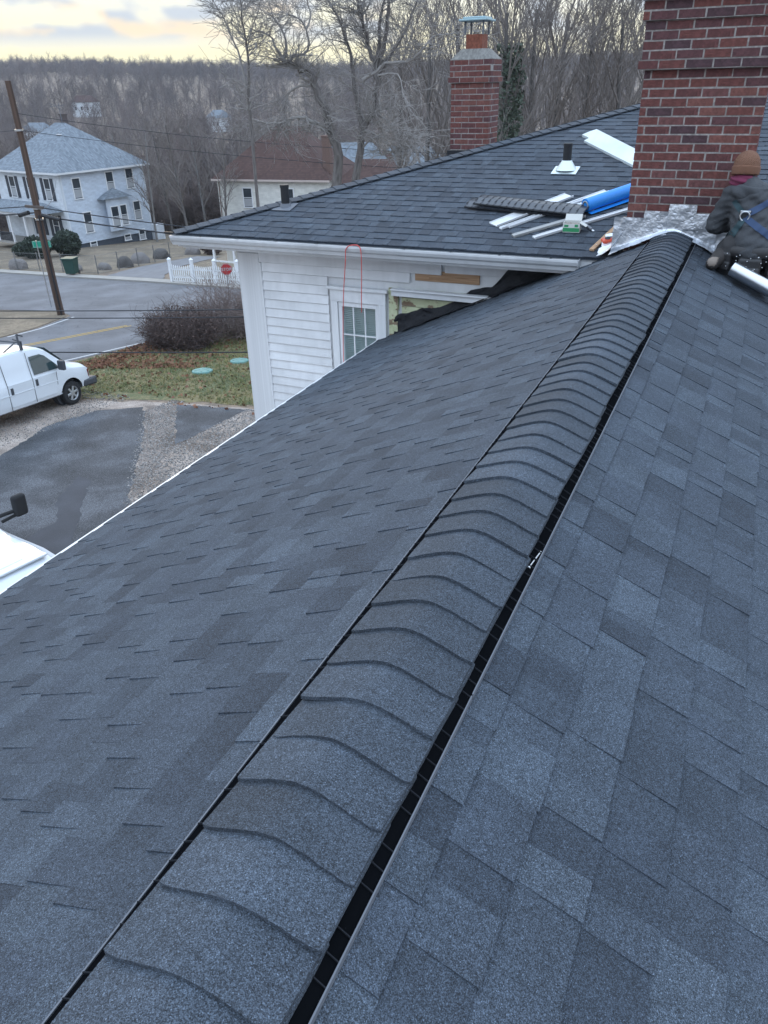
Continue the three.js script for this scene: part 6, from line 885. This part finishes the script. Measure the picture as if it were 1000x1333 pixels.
  for (const [a, b, s] of [[J.anL, J.toL, -1], [J.anR, J.toR, 1]]) { const bt = mesh('boot', cubeUV(surfaceNets((x, y, z) => smin(cap(a, b, 0.062, 0.048)(x, y, z), cap([a[0], a[1], a[2] - 0.05], a, 0.066, 0.06)(x, y, z), 0.03), [a[0] - 0.16, a[1] - 0.14, a[2] - 0.14], [a[0] + 0.16, a[1] + 0.12, a[2] + 0.2], 0.01)), std(lin(0.035, 0.03, 0.028), 0.7), t); mesh('sole', surfaceNets((x, y, z) => Math.max(cap([a[0], a[1], a[2] + 0.02], b, 0.062, 0.05)(x, y, z), (a[1] - 0.0 - y) * 0.6 + (0.255 - (z - 0.0)) * 0.8), [a[0] - 0.16, a[1] - 0.14, a[2] - 0.1], [a[0] + 0.16, a[1] + 0.12, a[2] + 0.2], 0.01), std(lin(0.22, 0.18, 0.15), 0.8), bt); }
  // knit cap, turned-up hem, collar
  const hatF = (x, y, z) => { const e = ell([J.head[0], J.head[1] + 0.035, J.head[2] + 0.005], [0.098, 0.108, 0.115])(x, y, z) + 0.0025 * Math.sin(Math.atan2(x - J.head[0], z - J.head[2]) * 34); return Math.max(e, J.head[1] - 0.035 - y + (z - J.head[2]) * 0.15); };
  const hat = mesh('knit_cap', cubeUV(surfaceNets(hatF, [J.head[0] - 0.13, 0.66, J.head[2] - 0.15], [J.head[0] + 0.13, 0.94, J.head[2] + 0.16], 0.007)), std(lin(0.2, 0.1, 0.062), 0.95, { bumpMap: tex(128, 0.05, (u, v) => 0.5 + 0.5 * Math.sin(u * 6.2832 * 4) * Math.sin(v * 6.2832 * 4), false), bumpScale: 0.004 }), t);
  mesh('cap_hem', surfaceNets((x, y, z) => { const e = ell([J.head[0], J.head[1] + 0.02, J.head[2] + 0.005], [0.103, 0.2, 0.12])(x, y, z); return Math.max(e, Math.abs(y - (J.head[1] - 0.005) - (z - J.head[2]) * 0.15) - 0.03) - 0.003; }, [J.head[0] - 0.14, 0.66, J.head[2] - 0.16], [J.head[0] + 0.14, 0.86, J.head[2] + 0.17], 0.008), std(lin(0.18, 0.088, 0.054), 0.95), hat);
  mesh('scarf', surfaceNets((x, y, z) => { const e = ell([-0.14, 0.685, -0.17], [0.105, 0.06, 0.11])(x, y, z); return e + 0.004 * Math.sin(y * 150 + x * 30); }, [-0.28, 0.6, -0.32], [0.02, 0.78, -0.02], 0.009), std(lin(0.14, 0.022, 0.055), 0.9), t);
  // harness straps laid on the jacket
  const surf = (x, y) => { let z = 0.33; for (let i = 0; i < 80; i++) { const d = Math.min(jf(x, y, z), hoodF(x, y, z)); if (d < 0.001) break; z -= Math.max(0.002, d * 0.6); if (z < -0.3) break; } return z; };
  const strap = (pts, w, mat) => { const cv = new THREE.CatmullRomCurve3(pts.map(p => new THREE.Vector3(p[0], p[1], 0))), n = 26, pos = [], idx = []; for (let i = 0; i <= n; i++) { const p = cv.getPoint(i / n), tg = cv.getTangent(i / n), ox = -tg.y * w / 2, oy = tg.x * w / 2; for (const s of [-1, 0, 1]) { const x = p.x + ox * s, y = p.y + oy * s; pos.push(x, y, surf(x, y) + 0.007); } if (i < n) { const a = i * 3; idx.push(a, a + 3, a + 1, a + 1, a + 3, a + 4, a + 1, a + 4, a + 2, a + 2, a + 4, a + 5); } } const g = new THREE.BufferGeometry(); g.setAttribute('position', new THREE.Float32BufferAttribute(pos, 3)); g.setIndex(idx); g.computeVertexNormals(); return mesh('harness_strap', clean(g), mat, t); };
  const bl = std(lin(0.018, 0.042, 0.1), 0.7, { side: THREE.DoubleSide }), tl = std(lin(0.016, 0.045, 0.055), 0.7, { side: THREE.DoubleSide });
  strap([[-0.08, 0.46], [-0.13, 0.36], [-0.17, 0.27], [-0.19, 0.2]], 0.042, tl); strap([[-0.08, 0.46], [0.02, 0.4], [0.1, 0.35], [0.16, 0.3]], 0.045, bl); strap([[-0.09, 0.48], [-0.14, 0.52], [-0.18, 0.56]], 0.04, tl); strap([[-0.07, 0.48], [0.0, 0.52], [0.08, 0.57]], 0.045, bl);
  const dz = surf(-0.08, 0.47); const dr = mesh('d_ring', [new THREE.TorusGeometry(0.034, 0.006, 8, 28).translate(-0.08, 0.465, dz + 0.018), rbox(0.075, 0.018, 0.012, 0.004, -0.08, 0.497, dz + 0.016)], M.rollMetal, t); mesh('back_pad', [rbox(0.085, 0.075, 0.012, 0.006, -0.08, 0.468, dz + 0.008)], M.plastic, dr);
  // tool belt: leather band, pouches, tools, rivets
  const lm = std(lin(0.02, 0.019, 0.02), 0.5); const tb = mesh('tool_belt', new THREE.TorusGeometry(0.19, 0.03, 10, 40).scale(1, 0.95, 1.6).rotateX(Math.PI / 2 - 0.15).translate(0.03, 0.19, 0.07), lm, t);
  for (const [x, y, z, w, h, a] of [[-0.17, 0.13, 0.16, 0.14, 0.15, -0.6], [0.02, 0.11, 0.26, 0.17, 0.14, 0], [0.21, 0.08, 0.18, 0.15, 0.17, 0.6]]) mesh('pouch', [rbox(w, h, 0.07, 0.025, 0, 0, 0, 3).rotateY(a).translate(x, y, z), rbox(w * 0.9, h * 0.5, 0.05, 0.02, 0, 0, 0, 3).rotateX(-0.2).rotateY(a).translate(x, y - 0.03, z + 0.03)], lm, tb);
  const rv = [], rr = rngOf(6); for (let k = 0; k < 22; k++) { const a = -0.9 + 1.9 * rr(); rv.push(new THREE.SphereGeometry(0.0045, 6, 5).translate(0.03 + Math.sin(a) * 0.235, 0.1 + 0.11 * rr(), 0.1 + Math.cos(a) * 0.215)); } mesh('rivets', rv, M.rollMetal, tb, 'stuff');
}
renderer.render(scene, camera);
